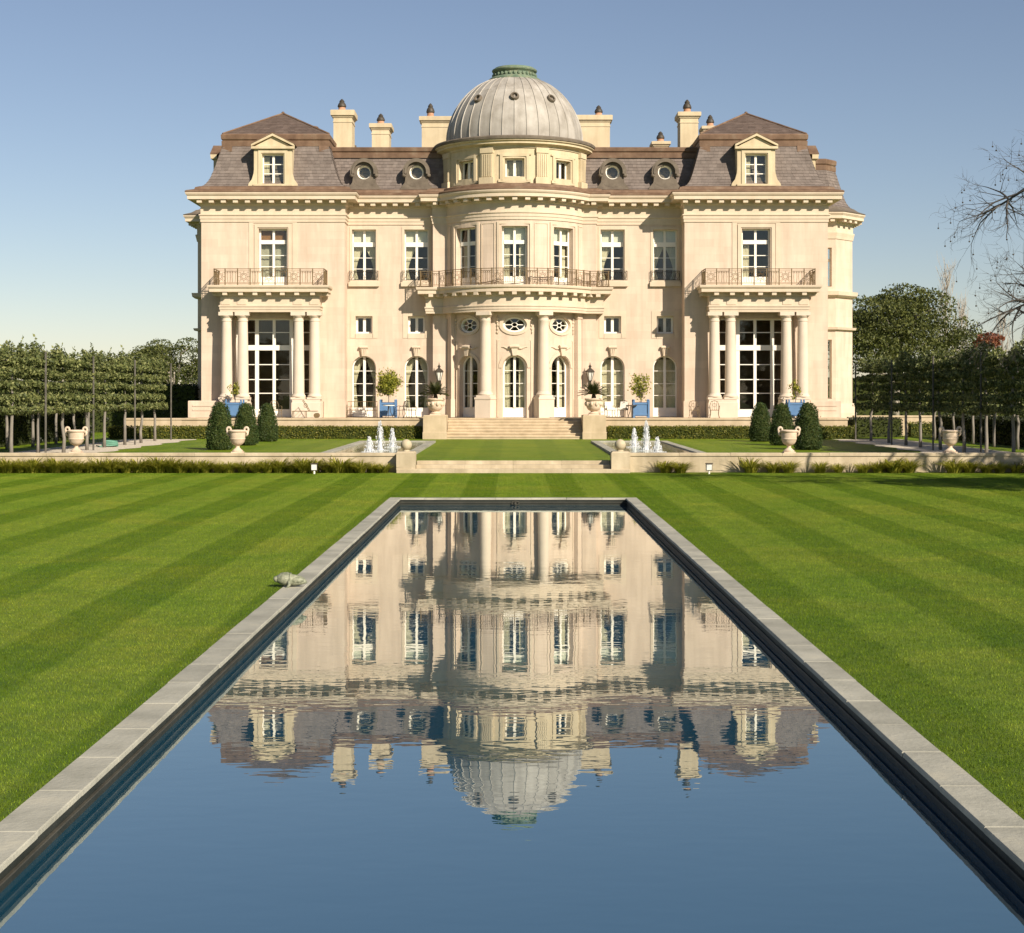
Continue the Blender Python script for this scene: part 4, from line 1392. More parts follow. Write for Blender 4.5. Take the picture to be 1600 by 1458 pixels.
m.lathe([(1.27, 21.8), (1.22, 21.95), (1.20, 22.06), (1.24, 22.12), (1.33, 22.18), (1.36, 22.25), (1.33, 22.30), (1.22, 22.32), (1.18, 22.40), (.6, 22.46), (.0, 22.48)], (X0, YC, 0), 48)
for i in range(30):
    a = 2 * math.pi * i / 30
    m.ball((X0 + 1.27 * math.sin(a), YC - 1.27 * math.cos(a), 21.95), .09, 6, 5, sz=1.2)
m.build('dome_crown', MT['verdigris'], dome, smooth=30)

# ---- chimneys
def chimney(p0, p1, yc0, yc1, yp, pp, Y, dy, zb=17.3, pots=1):
    xa, xb = at(p0, 0, Y)[0], at(p1, 0, Y)[0]
    z0, z1 = at(0, yc0, Y)[1], at(0, yc1, Y)[1]
    zp = at(0, yp, Y)[1]
    c = empty('chimney', ((xa + xb) / 2, Y, zb), man)
    m = MB(); m.box(xa, xb, Y, Y + dy, zb, z1); m.box(xa - .03, xb + .03, Y - .03, Y + dy + .03, z1 - .32, z1 - .25); m.build('chimney_shaft', MT['attic'], c)
    m = MB()
    rect = [(xa, Y + dy), (xa, Y), (xb, Y), (xb, Y + dy)]
    m.sweep(rect, [(-.05, z1 - .06), (.05, z1 - .02), (.08, z1 + .05), (.16, z1 + .1), (.17, z0 - .03), (.12, z0), (-.3, z0 + .02)], closed=True)
    m.build('chimney_cap', MT['attic'], c)
    for k in range(pots):
        xp = at(pp, 0, Y)[0] + k * .7
        yy = Y + .45
        h = zp - z0
        m = MB(); m.lathe([(.24, z0 - .05), (.27, z0 + .06), (.22, z0 + .12), (.21, z0 + h * .32), (.2, z0 + h * .36)], (xp, yy, 0), 14); m.build('chimney_pot', MT['terracotta'], c, smooth=35)
        m = MB(); m.lathe([(.25, z0 + h * .34), (.27, z0 + h * .40), (.24, z0 + h * .55), (.19, z0 + h * .68), (.15, z0 + h * .72), (.16, z0 + h * .82), (.10, z0 + h * .93), (.03, z0 + h * 1.02)], (xp, yy, 0), 14); m.build('pot_cowl', MT['darkiron'], c, smooth=35)


chimney(521, 550, 172, 183, 153, 533, 93.2, 1.6)
chimney(581, 608, 193, 202, 176, 594, 97.0, 1.6)
chimney(659, 703, 182, 191, 160, 672, 97.5, 1.2)
chimney(903, 953, 180, 190, 163, 936, 97.5, 1.2)
chimney(1063, 1091, 175, 184, 154, 1075, 93.2, 1.6)
chimney(1022, 1044, 221, 228, 204, 1033, 99.0, 1.4)
chimney(1100, 1122, 197, 204, 178, 1111, 99.5, 1.2)
m = MB()
xa, xb = at(481, 0, 96)[0], at(497, 0, 96)[0]
m.lathe([(.26, 18.3), (.26, 19.3), (.34, 19.32), (.36, 19.55), (.3, 19.62), (.0, 19.68)], ((xa + xb) / 2, 96, 0), 14); m.build('roof_vent', MT['copper'], man, smooth=35)
m = MB(); m.lathe([(.12, 17.4), (.12, 18.3), (.2, 18.32), (.2, 18.6), (.0, 18.66)], (at(552, 0, 97)[0], 97, 0), 12); m.build('roof_vent', MT['leaddark'], man, smooth=35)

# ---- side bays, half hidden behind the wings
bayR = [(X0 + XO, 98.5), (X0 + 20.6, 98.5), (X0 + 22.0, 100.0), (X0 + 22.0, 106)]
bayL = [(X0 - 20.7, 106), (X0 - 20.7, 100.4), (X0 - XO, 100.4)]
for bay, sg in ((bayR, 1), (bayL, -1)):
    m = MB()
    for i, (a, b_) in enumerate(zip(bay, bay[1:])):
        A2, B2 = Vector(a), Vector(b_)
        dd = (B2 - A2).normalized(); nn = Vector((dd.y, -dd.x)); LL = (B2 - A2).length
        Mx = (lambda A_, d_, n_: (lambda u, z, d: (A_.x + d_.x * u + n_.x * d, A_.y + d_.y * u + n_.y * d, z)))(A2, dd, nn)
        ops = [(1.75, .9, 9.8, 12.3), (1.75, .9, 2.6, 6.4)] if sg > 0 and i == 0 else []
        wall(m, Mx, 0, LL, Z0 - 1.1, ZE, ops, .35)
        if ops:
            window(Mx, 1.75, .9, 9.8, 12.3, .35, [10.9, 10.3], transom=(11.4, 11.6), sw=.1)
            window(Mx, 1.75, .9, 2.6, 6.4, .35, [5.2, 4.4, 3.5], sw=.1)
    m.build('side_bay_wall', MT['stone'], man)
    m = MB(); m.sweep(bay, [(0, 12.87), (.05, 12.87), (.08, 13.05), (.13, 13.25), (.13, 13.32), (.04, 13.34), (.04, 13.82), (.15, 14.1), (.68, 14.12), (.68, 14.3), (.78, 14.44), (.78, 14.5), (-.2, 14.52)], caps=False); m.build('side_bay_cornice', MT['trim'], man)
    m = MB(); m.sweep(bay, [(.0, 9.1), (.15, 9.14), (.30, 9.25), (.34, 9.5), (.0, 9.52)], caps=False); m.build('string_course', MT['trim'], man); m = MB(); m.sweep(bay, [(.0, 7.0), (.2, 7.05), (.25, 7.2), (.0, 7.22)], caps=False); m.build('string_course', MT['trim'], man); m = MB(); m.sweep(bay, [(.0, .5), (.25, .5), (.25, 1.7), (.1, 2.3), (.0, 2.32)], caps=False); m.build('bay_base', MT['trim'], man)
    m = MB(); m.sweep(bay, [(.76, 14.5), (.80, 14.56), (.34, 14.74), (.08, 14.94), (-.15, 14.95)], caps=False); m.build('eave_gutter', MT['leaddark'], man)
    for x, y, h in along(offset_path(bay, .13), .66, .2, .2): inst('modillion', mod_me3, man, (x, y, 13.93), rz=h)
    mansard(bay, WPROF, MT['slate'], 'slate_courses', 70)
    m = MB(); m.sweep(offset_path(bay, -1.06), BAND, caps=False); m.poly([(x, y, 18.1) for x, y in offset_path(bay, -1.1)] + [(X0 + sg * 16, 106, 18.1)]); m.build('copper_band', MT['copper'], man)

# ---- balcony railings
def railing(path, z0, z1, name, panels):
    rl = empty(name, (path[len(path) // 2][0], path[len(path) // 2][1], z0), man)
    m = MB()
    for z, h in ((z0 + .05, .03), (z0 + .13, .02), (z1 - .03, .035), (z1 - .14, .02)):
        m.sweep(path, [(-.02, z), (.02, z), (.02, z + h), (-.02, z + h), (-.02, z)], caps=True)
    m.build('rail', MT['iron'], rl)
    pts = along(path, panels)
    pm = MB(); pm.box(-.028, .028, -.028, .028, 0, z1 - z0 + .02); pme = pm.mesh('rail_post', MT['iron'])
    for x, y, a in pts: inst('rail_post', pme, rl, (x, y, z0), rz=a)
    m = MB()
    za, zb = z0 + .14, z1 - .13
    zm = (za + zb) / 2
    for k, ((x, y, a), (x2, y2, a2)) in enumerate(zip(pts, pts[1:])):
        d = Vector((x2 - x, y2 - y)); ln = d.length; d.normalize()
        def P(u, z): return (x + d.x * u, y + d.y * u, z)
        c_ = ln / 2
        r_ = (zb - za) * .30
        if k % 2 == 0:
            for q in (.62, 1.0): m.tube([P(c_ + r_ * q * math.cos(t * .524), zm + r_ * q * math.sin(t * .524)) for t in range(12)], .014, 4, closed=True)
            for sa_ in (0, 1, 2, 3):
                t = math.pi / 2 * sa_
                m.tube([P(c_ + r_ * math.cos(t), zm + r_ * math.sin(t)), P(c_ + (c_ * .9 if sa_ % 2 == 0 else 0) * math.cos(t), zm + ((zb - zm) if sa_ % 2 else 0) * math.sin(t))], .012, 4)
            for sg in (-1, 1):
                for sz in (-1, 1):
                    m.tube([P(c_ + sg * (r_ * 1.15 + .06 * math.cos(t * .7)), zm + sz * (r_ * 1.0 + .06 * math.sin(t * .7))) for t in range(8)], .011, 4)
        else:
            nb = max(2, round(ln / .14))
            for i in range(1, nb):
                u = ln * i / nb
                m.tube([P(u, za), P(u + .025 * (-1) ** i, zm), P(u, zb)], .012, 4)
            for i in range(nb):
                u = ln * (i + .5) / nb
                m.tube([P(u + .05 * math.cos(t * .785), zb - .07 + .05 * math.sin(t * .785)) for t in range(8)], .009, 4, closed=True)
    m.build('scrollwork', MT['iron'], rl, kind='stuff')


for s in (-1, 1):
    c = X0 + s * 14.0
    railing([(c - 3.13, YW), (c - 3.13, 87.5), (c + 3.13, 87.5), (c + 3.13, YW)], 9.12, 10.05, 'balcony_railing', .70)
railing(offset_path(bow_path, .72), 9.12, 10.05, 'balcony_railing', .66)

# ---- wall lanterns
def lantern():
    t = empty('wall_lantern', (0, 0, 0))
    m = MB(); m.tube([(0, .42, .25), (0, .3, .1), (0, .12, .12), (0, .02, .3), (0, 0, .42)], .03, 6); m.box(-.1, .1, .38, .42, -.1, .5); m.build('bracket', MT['darkiron'], t, local=True)
    m = MB()
    m.lathe([(.10, .40), (.13, .44), (.05, .46)], (0, 0, 0), 6)
    for k in range(6):
        a = math.pi / 3 * k
        m.tube([(.10 * math.cos(a), .10 * math.sin(a), .44), (.23 * math.cos(a), .23 * math.sin(a), .95)], .016, 4)
    m.tube([(.23 * math.cos(math.pi / 3 * k), .23 * math.sin(math.pi / 3 * k), .95) for k in range(6)], .02, 4, closed=True)
    m.lathe([(.28, .95), (.2, 1.06), (.08, 1.15), (.06, 1.22), (.1, 1.27), (.03, 1.36), (.01, 1.5)], (0, 0, 0), 6)
    m.build('lantern_cage', MT['darkiron'], t, local=True)
    m = MB(); m.lathe([(.085, .45), (.21, .94)], (0, 0, 0), 6); m.build('lantern_glass', MT['lampglass'], t, local=True)
    return t


ln0 = lantern()
for s in (-1, 1):
    o = ln0 if s < 0 else copy_tree(ln0)
    o.location = (X0 + s * 4.4, YB - .42, 3.25)
    tag(o, f'dark iron wall lantern {"left" if s < 0 else "right"} of the arched doors', 'lantern', 'wall lanterns beside the bow')

# ================================================================== planting
ORD = ['first', 'second', 'third', 'fourth', 'fifth', 'sixth', 'seventh', 'eighth', 'ninth', 'tenth', 'eleventh', 'twelfth']


def leafy(name, P, size, mat, parent, **kw):
    o = bpy.data.objects.new(name, quads_mesh(name, leaf_quads(P, size, **kw), mat))
    COL.objects.link(o)
    o.parent = parent
    return o


def ellipsoid_pts(n, c, r, shell=.55):
    d = rng.normal(size=(n, 3)); d /= np.linalg.norm(d, axis=1)[:, None]
    q = (shell + (1 - shell) * rng.uniform(0, 1, n) ** .6)[:, None]
    return np.array(c) + d * q * np.array(r)


# ---- pleached trees: thin trunks carrying clipped, tiered crowns
def pleached(seed):
    r = random.Random(seed)
    t = empty('pleached_tree', (0, 0, 0))
    m = MB()
    k = [(r.uniform(-.05, .05), r.uniform(-.06, .06)) for _ in range(5)]
    m.tube([(k[i][0] * i * .6, k[i][1] * i * .6, z) for i, z in enumerate((-.05, .6, 1.2, 1.9, 4.0))], [.085, .07, .065, .055, .03], 7)
    m.build('trunk', MT['bark'], t, smooth=0, local=True)
    m = MB()
    tiers = [1.86, 2.34, 2.82, 3.30, 3.75]
    for z in tiers: m.tube([(r.uniform(-.04, .04), -1.6, z + .05), (0, -.7, z - .02), (0, .7, z), (r.uniform(-.04, .04), 1.6, z + .04)], [.015, .03, .03, .015], 5)
    m.build('branch_arm', MT['bark'], t, local=True)
    P = []
    for i, z in enumerate(tiers):
        nc = 9
        half = r.uniform(1.35, 1.72)
        for q in range(nc):
            cy_ = -half + 2 * half * (q + r.uniform(.2, .8)) / nc
            cr = np.array([r.uniform(.30, .48), r.uniform(.26, .40), r.uniform(.125, .185)])
            cc = np.array([r.gauss(0, .08), cy_, z + r.gauss(0, .045)])
            n = 175
            d = rng.normal(size=(n, 3)); d /= np.linalg.norm(d, axis=1)[:, None]
            P.append(cc + d * (rng.uniform(.2, 1, n) ** .5)[:, None] * cr)
    for q in range(9):           # lumpy top with stray shoots
        cc = np.array([r.gauss(0, .12), r.uniform(-1.4, 1.4), 3.92 + abs(r.gauss(0, .16))])
        n = 70
        d = rng.normal(size=(n, 3)); d /= np.linalg.norm(d, axis=1)[:, None]
        P.append(cc + d * (rng.uniform(.2, 1, n) ** .5)[:, None] * np.array([.26, .26, .24]))
        n = 8
        P.append(np.stack([cc[0] + rng.normal(0, .03, n), cc[1] + rng.normal(0, .03, n), cc[2] + np.linspace(.1, r.uniform(.25, .55), n)], 1))
    n = 230
    P.append(np.stack([rng.normal(0, .12, n), rng.uniform(-1.4, 1.4, n), rng.uniform(1.95, 3.9, n)], 1))
    leafy('crown', np.concatenate(P), .13, MT['leaf_pleach'], t, up=.5)
    return t


protos = [pleached(i) for i in range(4)]
used = 0
for s in (-1, 1):
    side = 'left' if s < 0 else 'right'
    for row, (x, ys) in enumerate(((18.9, [57.9 + 3.3 * k for k in range(8)]), (22.6, [58.5 + 3.4 * k for k in range(8)]))):
        for k, y in enumerate(ys):
            xx = s * (x + random.uniform(-.12, .12))
            src = protos[used % 4]
            o = src if used < 4 else copy_tree(src)
            used += 1
            o.location = (xx, y + random.uniform(-.25, .25), UP)
            o.rotation_euler.z = random.choice((0, math.pi)) + random.uniform(-.05, .05)
            tag(o, f'{ORD[7 - k]} pleached tree from the house in the {side} {"front" if row == 0 else "back"} row', 'tree', 'pleached trees in clipped rows')
stake = MB(); stake.tube([(0, 0, -.05), (0, .0, 4.1)], .042, 8); stake.tube([(0, 0, 4.08), (0, 0, 4.14)], .05, 8)
stake_me = stake.mesh('stake', MT['pole'], smooth=40)
for s in (-1, 1):
    for k, y in enumerate((60.6, 67.5, 74.9, 82.8)):
        o = bpy.data.objects.new('tree_stake', stake_me); COL.objects.link(o); o.location = (s * 18.45, y, UP)
        tag(o, f'{ORD[3 - k]} tall straight stake from the house in the {"left" if s < 0 else "right"} tree row', 'stake', 'tree stakes')

# ---- clipped cones
def cone_r(h):
    return np.interp(h, [0, .12, .5, 1.0, 1.5, 1.85, 2.02, 2.1], [.42, .55, .56, .50, .41, .30, .18, .0])


def topiary(seed):
    t = empty('topiary_cone', (0, 0, 0))
    m = MB(); m.lathe([(max(cone_r(h) - .06, .001), h) for h in np.linspace(.03, 2.04, 14)], (0, 0, 0), 20); m.build('shrub_core', MT['hedgecore'], t, smooth=0, local=True)
    n = 9000
    h = rng.uniform(.02, 2.1, n)
    h = h[rng.uniform(0, 1, n) < (cone_r(h) + .05) / .58]
    a = rng.uniform(0, 2 * math.pi, len(h))
    rad = cone_r(h) + rng.normal(0, .026, len(h)) + .025 * np.sin(a * 3 + h * 5 + seed) + .018 * np.sin(a * 7 - h * 8 + 2 * seed)
    st_ = rng.uniform(0, 1, len(h)) < .05; rad = rad + np.where(st_, rng.uniform(.02, .07, len(h)), 0)
    leafy('foliage', np.stack([rad * np.cos(a), rad * np.sin(a), h], 1), .06, MT['leaf_topiary'], t, up=.2)
    return t


tps = [topiary(i * 1.7) for i in range(3)]
k = 0
for s in (-1, 1):
    for j, (x, y, sc_) in enumerate(((13.05, 68.2, 1.03), (12.95, 74.2, 1.0), (12.9, 80.3, .98))):
        o = tps[k] if k < 3 else copy_tree(tps[(k + 1) % 3])
        k += 1
        o.location = (s * x + .03, y, UP); o.rotation_euler.z = random.uniform(0, 6); o.scale = (sc_, sc_, sc_ * random.uniform(.98, 1.02))
        tag(o, f'clipped dark green cone shrub on the {"left" if s < 0 else "right"} lawn, {("nearest the urns", "middle of its three", "nearest the house")[j]}', 'topiary', 'topiary cones')


# ---- hedges
def hedge(x0, x1, y0, y1, z0, z1, mat, label, name='clipped_hedge', size=.085, dens=480, top=True):
    t = empty(name, ((x0 + x1) / 2, (y0 + y1) / 2, z0))
    tag(t, label, 'hedge')
    m = MB(); m.box(x0 + .06, x1 - .06, y0 + .06, y1 - .06, z0, z1 - .06); m.build('hedge_core', MT['hedgecore'], t)
    P = []
    def face(n, f): P.append(f(rng.uniform(0, 1, (n, 2))))
    lx, ly, lz = x1 - x0, y1 - y0, z1 - z0
    jit = lambda n: rng.normal(0, .035, n)
    n = int(lx * lz * dens); u = rng.uniform(0, 1, (n, 2)); P.append(np.stack([x0 + lx * u[:, 0], y0 + jit(n), z0 + lz * u[:, 1]], 1))
    n = int(lx * ly * dens * .7); u = rng.uniform(0, 1, (n, 2)); P.append(np.stack([x0 + lx * u[:, 0], y0 + ly * u[:, 1], z1 + jit(n)], 1))
    for xx in (x0, x1):
        n = int(ly * lz * dens); u = rng.uniform(0, 1, (n, 2)); P.append(np.stack([xx + jit(n), y0 + ly * u[:, 0], z0 + lz * u[:, 1]], 1))
    V = leaf_quads(np.concatenate(P) - np.array(WP[t.name]), size, up=.2)
    o = bpy.data.objects.new('foliage', quads_mesh('foliage', V, mat)); COL.objects.link(o); o.parent = t
    return t


hedge(-22.4, -5.12, 85.0, 85.72, UP, 1.08, MT['leaf_hedge'], 'low clipped hedge below the terrace, left of the stairs')
hedge(5.25, 18.9, 85.0, 85.72, UP, 1.08, MT['leaf_hedge'], 'low clipped hedge below the terrace, right of the stairs')
hedge(-25.4, -23.8, 58, 87, UP, 2.1, MT['leaf_dark'], 'long dark hedge behind the left tree rows', size=.16, dens=70)
hedge(23.8, 25.4, 58, 87, UP, 1.7, MT['leaf_dark'], 'long dark hedge behind the right tree rows', size=.16, dens=70)
hedge(-75, -34, 128, 130, UP, 3.2, MT['leaf_dark'], 'tall dark boundary hedge far left', size=.35, dens=22)
hedge(24, 75, 128, 130, UP, 4.2, MT['leaf_dark'], 'tall dark boundary hedge far right', size=.35, dens=22)
hedge(-34, -20.6, 99.5, 101, UP, 3.5, MT['leaf_dark'], 'tall dark hedge left of the mansion', size=.16, dens=80)
hedge(19.5, 22.3, 88.0, 90.2, UP, 1.5, MT['leaf_dark'], 'rounded dark hedge at the right corner of the mansion', size=.12, dens=120)
hedge(22.9, 27.4, 88.6, 89.4, UP, 1.25, MT['leaf_hedge'], 'short sunlit hedge beyond the right tree row', size=.1, dens=160)
for nm, x0, x1, y, zt, lb in (('garden_wall', -22.4, -18.75, 88.3, 1.52, 'low pale wall running left from the terrace'), ('garden_wall', 20.4, 29, 92.0, 1.62, 'low pale wall behind the right tree rows')):
    t = empty(nm, ((x0 + x1) / 2, y, UP)); tag(t, lb, 'wall')
    m = MB(); m.box(x0, x1, y, y + .4, UP - .02, zt - .1); m.build('wall_face', MT['terrace'], t)
    x = x0
    while x < x1 - .1:
        e = min(x + 1.5, x1)
        m = MB(); m.bbox(x + .004, e - .004, y - .04, y + .44, zt - .1, zt, .015); m.build('coping_stone', MT['terrace'], t)
        x = e


# ---- lily clumps along the retaining wall
def strip_leaves(n, L, w, lean, seed, base=.08):
    r = np.random.default_rng(seed)
    V = []
    for i in range(n):
        a = r.uniform(0, 2 * math.pi); l_ = L * r.uniform(.6, 1.1); ln = lean * r.uniform(.5, 1.3)
        d = np.array([math.cos(a), math.sin(a), 0]); sd = np.array([-math.sin(a), math.cos(a), 0])
        p0 = d * r.uniform(0, base)
        pts = [p0 + d * ln * l_ * (t ** 1.8) + np.array([0, 0, l_ * (t - .45 * ln * t ** 2.4)]) for t in (0, .35, .7, 1.0)]
        ws = [w, w * .95, w * .7, w * .1]
        for q in range(3):
            V.append([pts[q] - sd * ws[q] / 2, pts[q] + sd * ws[q] / 2, pts[q + 1] + sd * ws[q + 1] / 2, pts[q + 1] - sd * ws[q + 1] / 2])
    return np.array(V)


lily = [quads_mesh('lily_clump', strip_leaves(190, .78, .034, .95, 100 + i, .20), MT['leaf_lily']) for i in range(4)]
k = 0
cnt = {-1: 0, 1: 0}
for s in (-1, 1):
    x = 4.75
    while x < 20.5:
        if s < 0 or random.random() < .62:
            o = bpy.data.objects.new('lily_clump', lily[k % 4]); COL.objects.link(o)
            sc_ = random.uniform(.62, 1.12) * (1 if s < 0 else .95)
            o.location = (s * x, 56.28 + random.uniform(-.12, .12), -.01); o.rotation_euler.z = random.uniform(0, 6); o.scale = (sc_ * 1.1, sc_ * 1.1, sc_)
            cnt[s] += 1
            tag(o, f'yellow green strappy lily clump below the retaining wall, {cnt[s]}{["th", "st", "nd", "rd"][cnt[s] % 10 if cnt[s] % 10 < 4 and cnt[s] // 10 != 1 else 0]} from the {"left" if s < 0 else "right"} pier', 'plant', f'lily clumps along the {"left" if s < 0 else "right"} wall')
            k += 1
        x += random.uniform(.36, .52) if s < 0 else random.uniform(.5, .85)


# ---- broad trees
def oak(name, loc, rx, rz_, zc, label, mat='leaf_oak', nclump=26, per=420, size=.26, trunk=True, seed=0, trunk_r=.35, lean=0):
    r = np.random.default_rng(seed)
    t = empty(name, loc)
    tag(t, label, 'tree', 'trees around the garden')
    P = []
    m = MB()
    m.tube([(0, 0, -.1), (.1, 0, zc * .35), (.2 + lean * .3, .1, zc * .7), (lean * .6, .2, zc * 1.05)], [trunk_r, trunk_r * .8, trunk_r * .6, trunk_r * .25], 8)
    for i in range(nclump):
        d = r.normal(size=3); d /= np.linalg.norm(d)
        d[2] = abs(d[2]) * 1.25 - .5
        q = r.uniform(.45, .85)
        c = np.array([d[0] * rx * q + lean * max(d[2], 0), d[1] * rx * q, zc + d[2] * rz_ * q])
        cr = r.uniform(.22, .36) * rx
        n = per
        dd = r.normal(size=(n, 3)); dd /= np.linalg.norm(dd, axis=1)[:, None]
        dd[:, 2] = np.where(dd[:, 2] < -.6, -dd[:, 2], dd[:, 2])
        P.append(c + dd * (r.uniform(.55, 1.0, n) ** .5)[:, None] * np.array([cr, cr, cr * .72]))
        if i % 3 == 0: m.tube([(.15, 0, zc * .5), tuple(c * np.array([.55, .55, 1]) - np.array([0, 0, cr * .3])), tuple(c)], [trunk_r * .45, trunk_r * .25, .03], 6)
    m.build('trunk', MT['palebark' if mat == 'leaf_oak' else 'bark'], t, smooth=0, local=True)
    leafy('crown', np.concatenate(P), size, MT[mat], t, up=.3)
    return t


oak('oak_tree', (28.8, 116, UP), 6.4, 5.6, 6.6, 'large round dark oak right of the mansion', nclump=64, per=560, size=.2, seed=1)
oak('oak_tree', (36.5, 112, UP), 3.6, 2.6, 3.0, 'low dark evergreen behind the right tree rows', nclump=16, seed=2)
oak('oak_tree', (45, 108, UP), 5.5, 3.5, 3.4, 'spreading evergreen at the far right edge', nclump=24, seed=3)
oak('oak_tree', (-33.2, 150, UP), 5.6, 4.0, 4.9, 'round oak just left of the mansion', nclump=44, per=480, size=.2, seed=4)
oak('oak_tree', (-38.5, 154, UP), 5.0, 3.2, 3.8, 'lower oak behind the left tree rows', nclump=26, seed=5)
oak('maple_tree', (33.8, 108, UP), 1.35, 1.5, 6.0, 'small rusty red autumn tree above the right rows', mat='leaf_red', nclump=12, per=160, size=.18, seed=7, trunk_r=.12)
# evergreens right of the frame, whose shade lies over the right-hand rows
oak('shade_tree', (26.3, 56, UP), 4.0, 3.6, 9.2, 'tall evergreen just beyond the right end of the wall', nclump=18, per=360, size=.24, seed=8)
oak('shade_tree', (28.3, 63.5, UP), 4.2, 3.8, 11.0, 'tall evergreen beyond the right tree rows', nclump=20, per=380, size=.24, seed=9)
oak('shade_tree', (24.3, 38.0, 0), 4.4, 3.2, 8.6, 'tall evergreen off the right lawn, nearest the viewer', nclump=20, per=380, size=.26, seed=10)
oak('shade_tree', (25.8, 48, 0), 4.0, 3.2, 9.0, 'tall evergreen off the right lawn, behind the bare tree', nclump=14, per=260, size=.26, seed=11)
# trees behind the camera, mirrored in the lower windows
for i, x in enumerate((-42, -26, -9, 8, 24, 41)):
    o = oak('oak_tree', (x, -62 - 5 * (i % 2), 0), 9.5, 7.5, 7.5, f'{ORD[i]} tall oak from the left behind the viewer', nclump=22, per=260, size=.6, seed=20 + i, trunk_r=.5)


# ---- bare trees
def branch(m, p, d, L, r, lvl, rnd, droop, out=None):
    n = 5 if lvl > 0 else 4
    pts = [p.copy()]
    q = p.copy(); dd = d.normalized()
    for i in range(n):
        dd = (dd + Vector((rnd.gauss(0, .16), rnd.gauss(0, .16), rnd.gauss(0, .12) - droop * (.05 + .05 * i)))).normalized()
        if lvl <= 1: dd = (dd + Vector((0, 0, .10 * i * (1 if rnd.random() < .7 else -.5)))).normalized()
        q = q + dd * (L / n)
        pts.append(q.copy())
    m.tube(pts, [r * (1 - .75 * i / n) for i in range(n + 1)], 5 if r > .03 else 3)
    if out is not None and lvl == 0 and rnd.random() < .10: out.append(pts[-1])
    if lvl == 0: return
    kids = {4: 4, 3: 5, 2: 6, 1: 5}[lvl]
    for k in range(kids):
        i = rnd.randint(1, n) if k else n
        base = pts[i]
        dr = (pts[i] - pts[i - 1]).normalized()
        ax = Vector((rnd.gauss(0, 1), rnd.gauss(0, 1), rnd.gauss(0, .8))).normalized()
        nd_ = (dr * rnd.uniform(.5, 1.0) + ax * rnd.uniform(.5, .95)).normalized()
        branch(m, base, nd_, L * rnd.uniform(.45, .68), max(r * (1 - .75 * i / n) * .62, .0045), lvl - 1, rnd, droop, out)


rnd = random.Random(11)
bt = empty('bare_tree', (21.5, 42.5, 0))
tag(bt, 'bare winter tree with drooping twigs and seed balls reaching in from the right', 'tree')
m = MB()
m.tube([(21.5, 42.5, -.1), (21.4, 42.5, 2.0), (21.2, 42.6, 4.2), (21.0, 42.6, 6.0), (21.1, 42.7, 8.5)], [.42, .34, .30, .24, .12], 10)
m.build('trunk', MT['darkbark'], bt, smooth=0)
balls = []
m = MB()
limbs = [[(21.0, 42.6, 5.0), (18.6, 42.8, 7.9), (16.4, 43.0, 9.1), (14.8, 43.1, 8.9), (13.7, 43.2, 8.2)],
         [(21.2, 42.6, 4.2), (18.6, 43.2, 5.6), (16.6, 43.6, 6.0), (15.2, 43.8, 5.7), (14.3, 44.0, 5.3)],
         [(21.0, 42.6, 6.0), (19.0, 42.0, 8.9), (17.3, 41.6, 10.0), (15.8, 41.5, 10.0)],
         [(21.1, 42.7, 6.5), (22.5, 45.5, 9.5), (23.5, 48.5, 10.8)], [(21.1, 42.7, 7), (24.5, 42, 9), (27, 41.8, 9.6)],
         [(21.0, 42.6, 5.5), (20.0, 40, 8.5), (19.2, 37.6, 9.6)], [(21, 42.7, 6.2), (18.8, 46.2, 8.6), (17.0, 49.5, 9.4)]]
for li, lb in enumerate(limbs):
    pts = [Vector(p) for p in lb]
    n = len(pts)
    m.tube(pts, [.095 * (1 - .75 * i / (n - 1)) for i in range(n)], 7)
    for i in range(1, n):
        for k in range(8 if li < 3 else 4):
            f = rnd.random()
            p = pts[i - 1].lerp(pts[i], f)
            dr = (pts[i] - pts[i - 1]).normalized()
            ax = Vector((rnd.gauss(-.1, .8), rnd.gauss(0, .7), rnd.gauss(.05, .9))).normalized()
            branch(m, p, dr * .7 + ax, rnd.uniform(1.1, 1.9), .032, 2, rnd, .5, balls)
    branch(m, pts[-1], pts[-1] - pts[-2], 1.2, .03, 2, rnd, .5, balls)
m.build('crown', MT['darkbark'], bt, smooth=0)
m = MB()
for p in balls:
    m.tube([p, p + Vector((0, 0, -.12))], .005, 3); m.ball(p + Vector((0, 0, -.15)), .026, 7, 5)
m.build('seed_balls', MT['darkbark'], bt, smooth=0, kind='stuff')


def poplar(loc, h, w, seed, label):
    r = random.Random(seed)
    t = empty('bare_poplar', loc); tag(t, label, 'tree', 'bare poplars beyond the garden')
    m = MB(); m.tube([(0, 0, 0), (.1, 0, h * .4), (0, 0, h * .75), (.1, 0, h)], [.2, .14, .07, .015], 6); m.build('trunk', MT['palebark'], t, smooth=0, local=True)
    m = MB()
    for i in range(130):
        z = h * r.uniform(.12, .93); a = r.uniform(0, 6.28); l_ = h * r.uniform(.12, .26) * (1 - z / h * .5)
        d = Vector((math.cos(a) * .28, math.sin(a) * .28, 1)).normalized()
        k = w * (1 - (z / h) ** 2) * .5
        p = Vector((math.cos(a) * k * .3, math.sin(a) * k * .3, z))
        pts = [p, p + d * l_ * .5 + Vector((math.cos(a) * .1, math.sin(a) * .1, 0)), p + d * l_ + Vector((r.gauss(0, .1), r.gauss(0, .1), 0))]
        m.tube(pts, [.028, .02, .01], 3)
        for q in range(2):
            b_ = pts[1].lerp(pts[2], r.random()); m.tube([b_, b_ + Vector((r.gauss(0, .18), r.gauss(0, .18), r.uniform(.4, .9)))], [.014, .008], 3)
    m.build('crown', MT['palebark'], t, local=True)


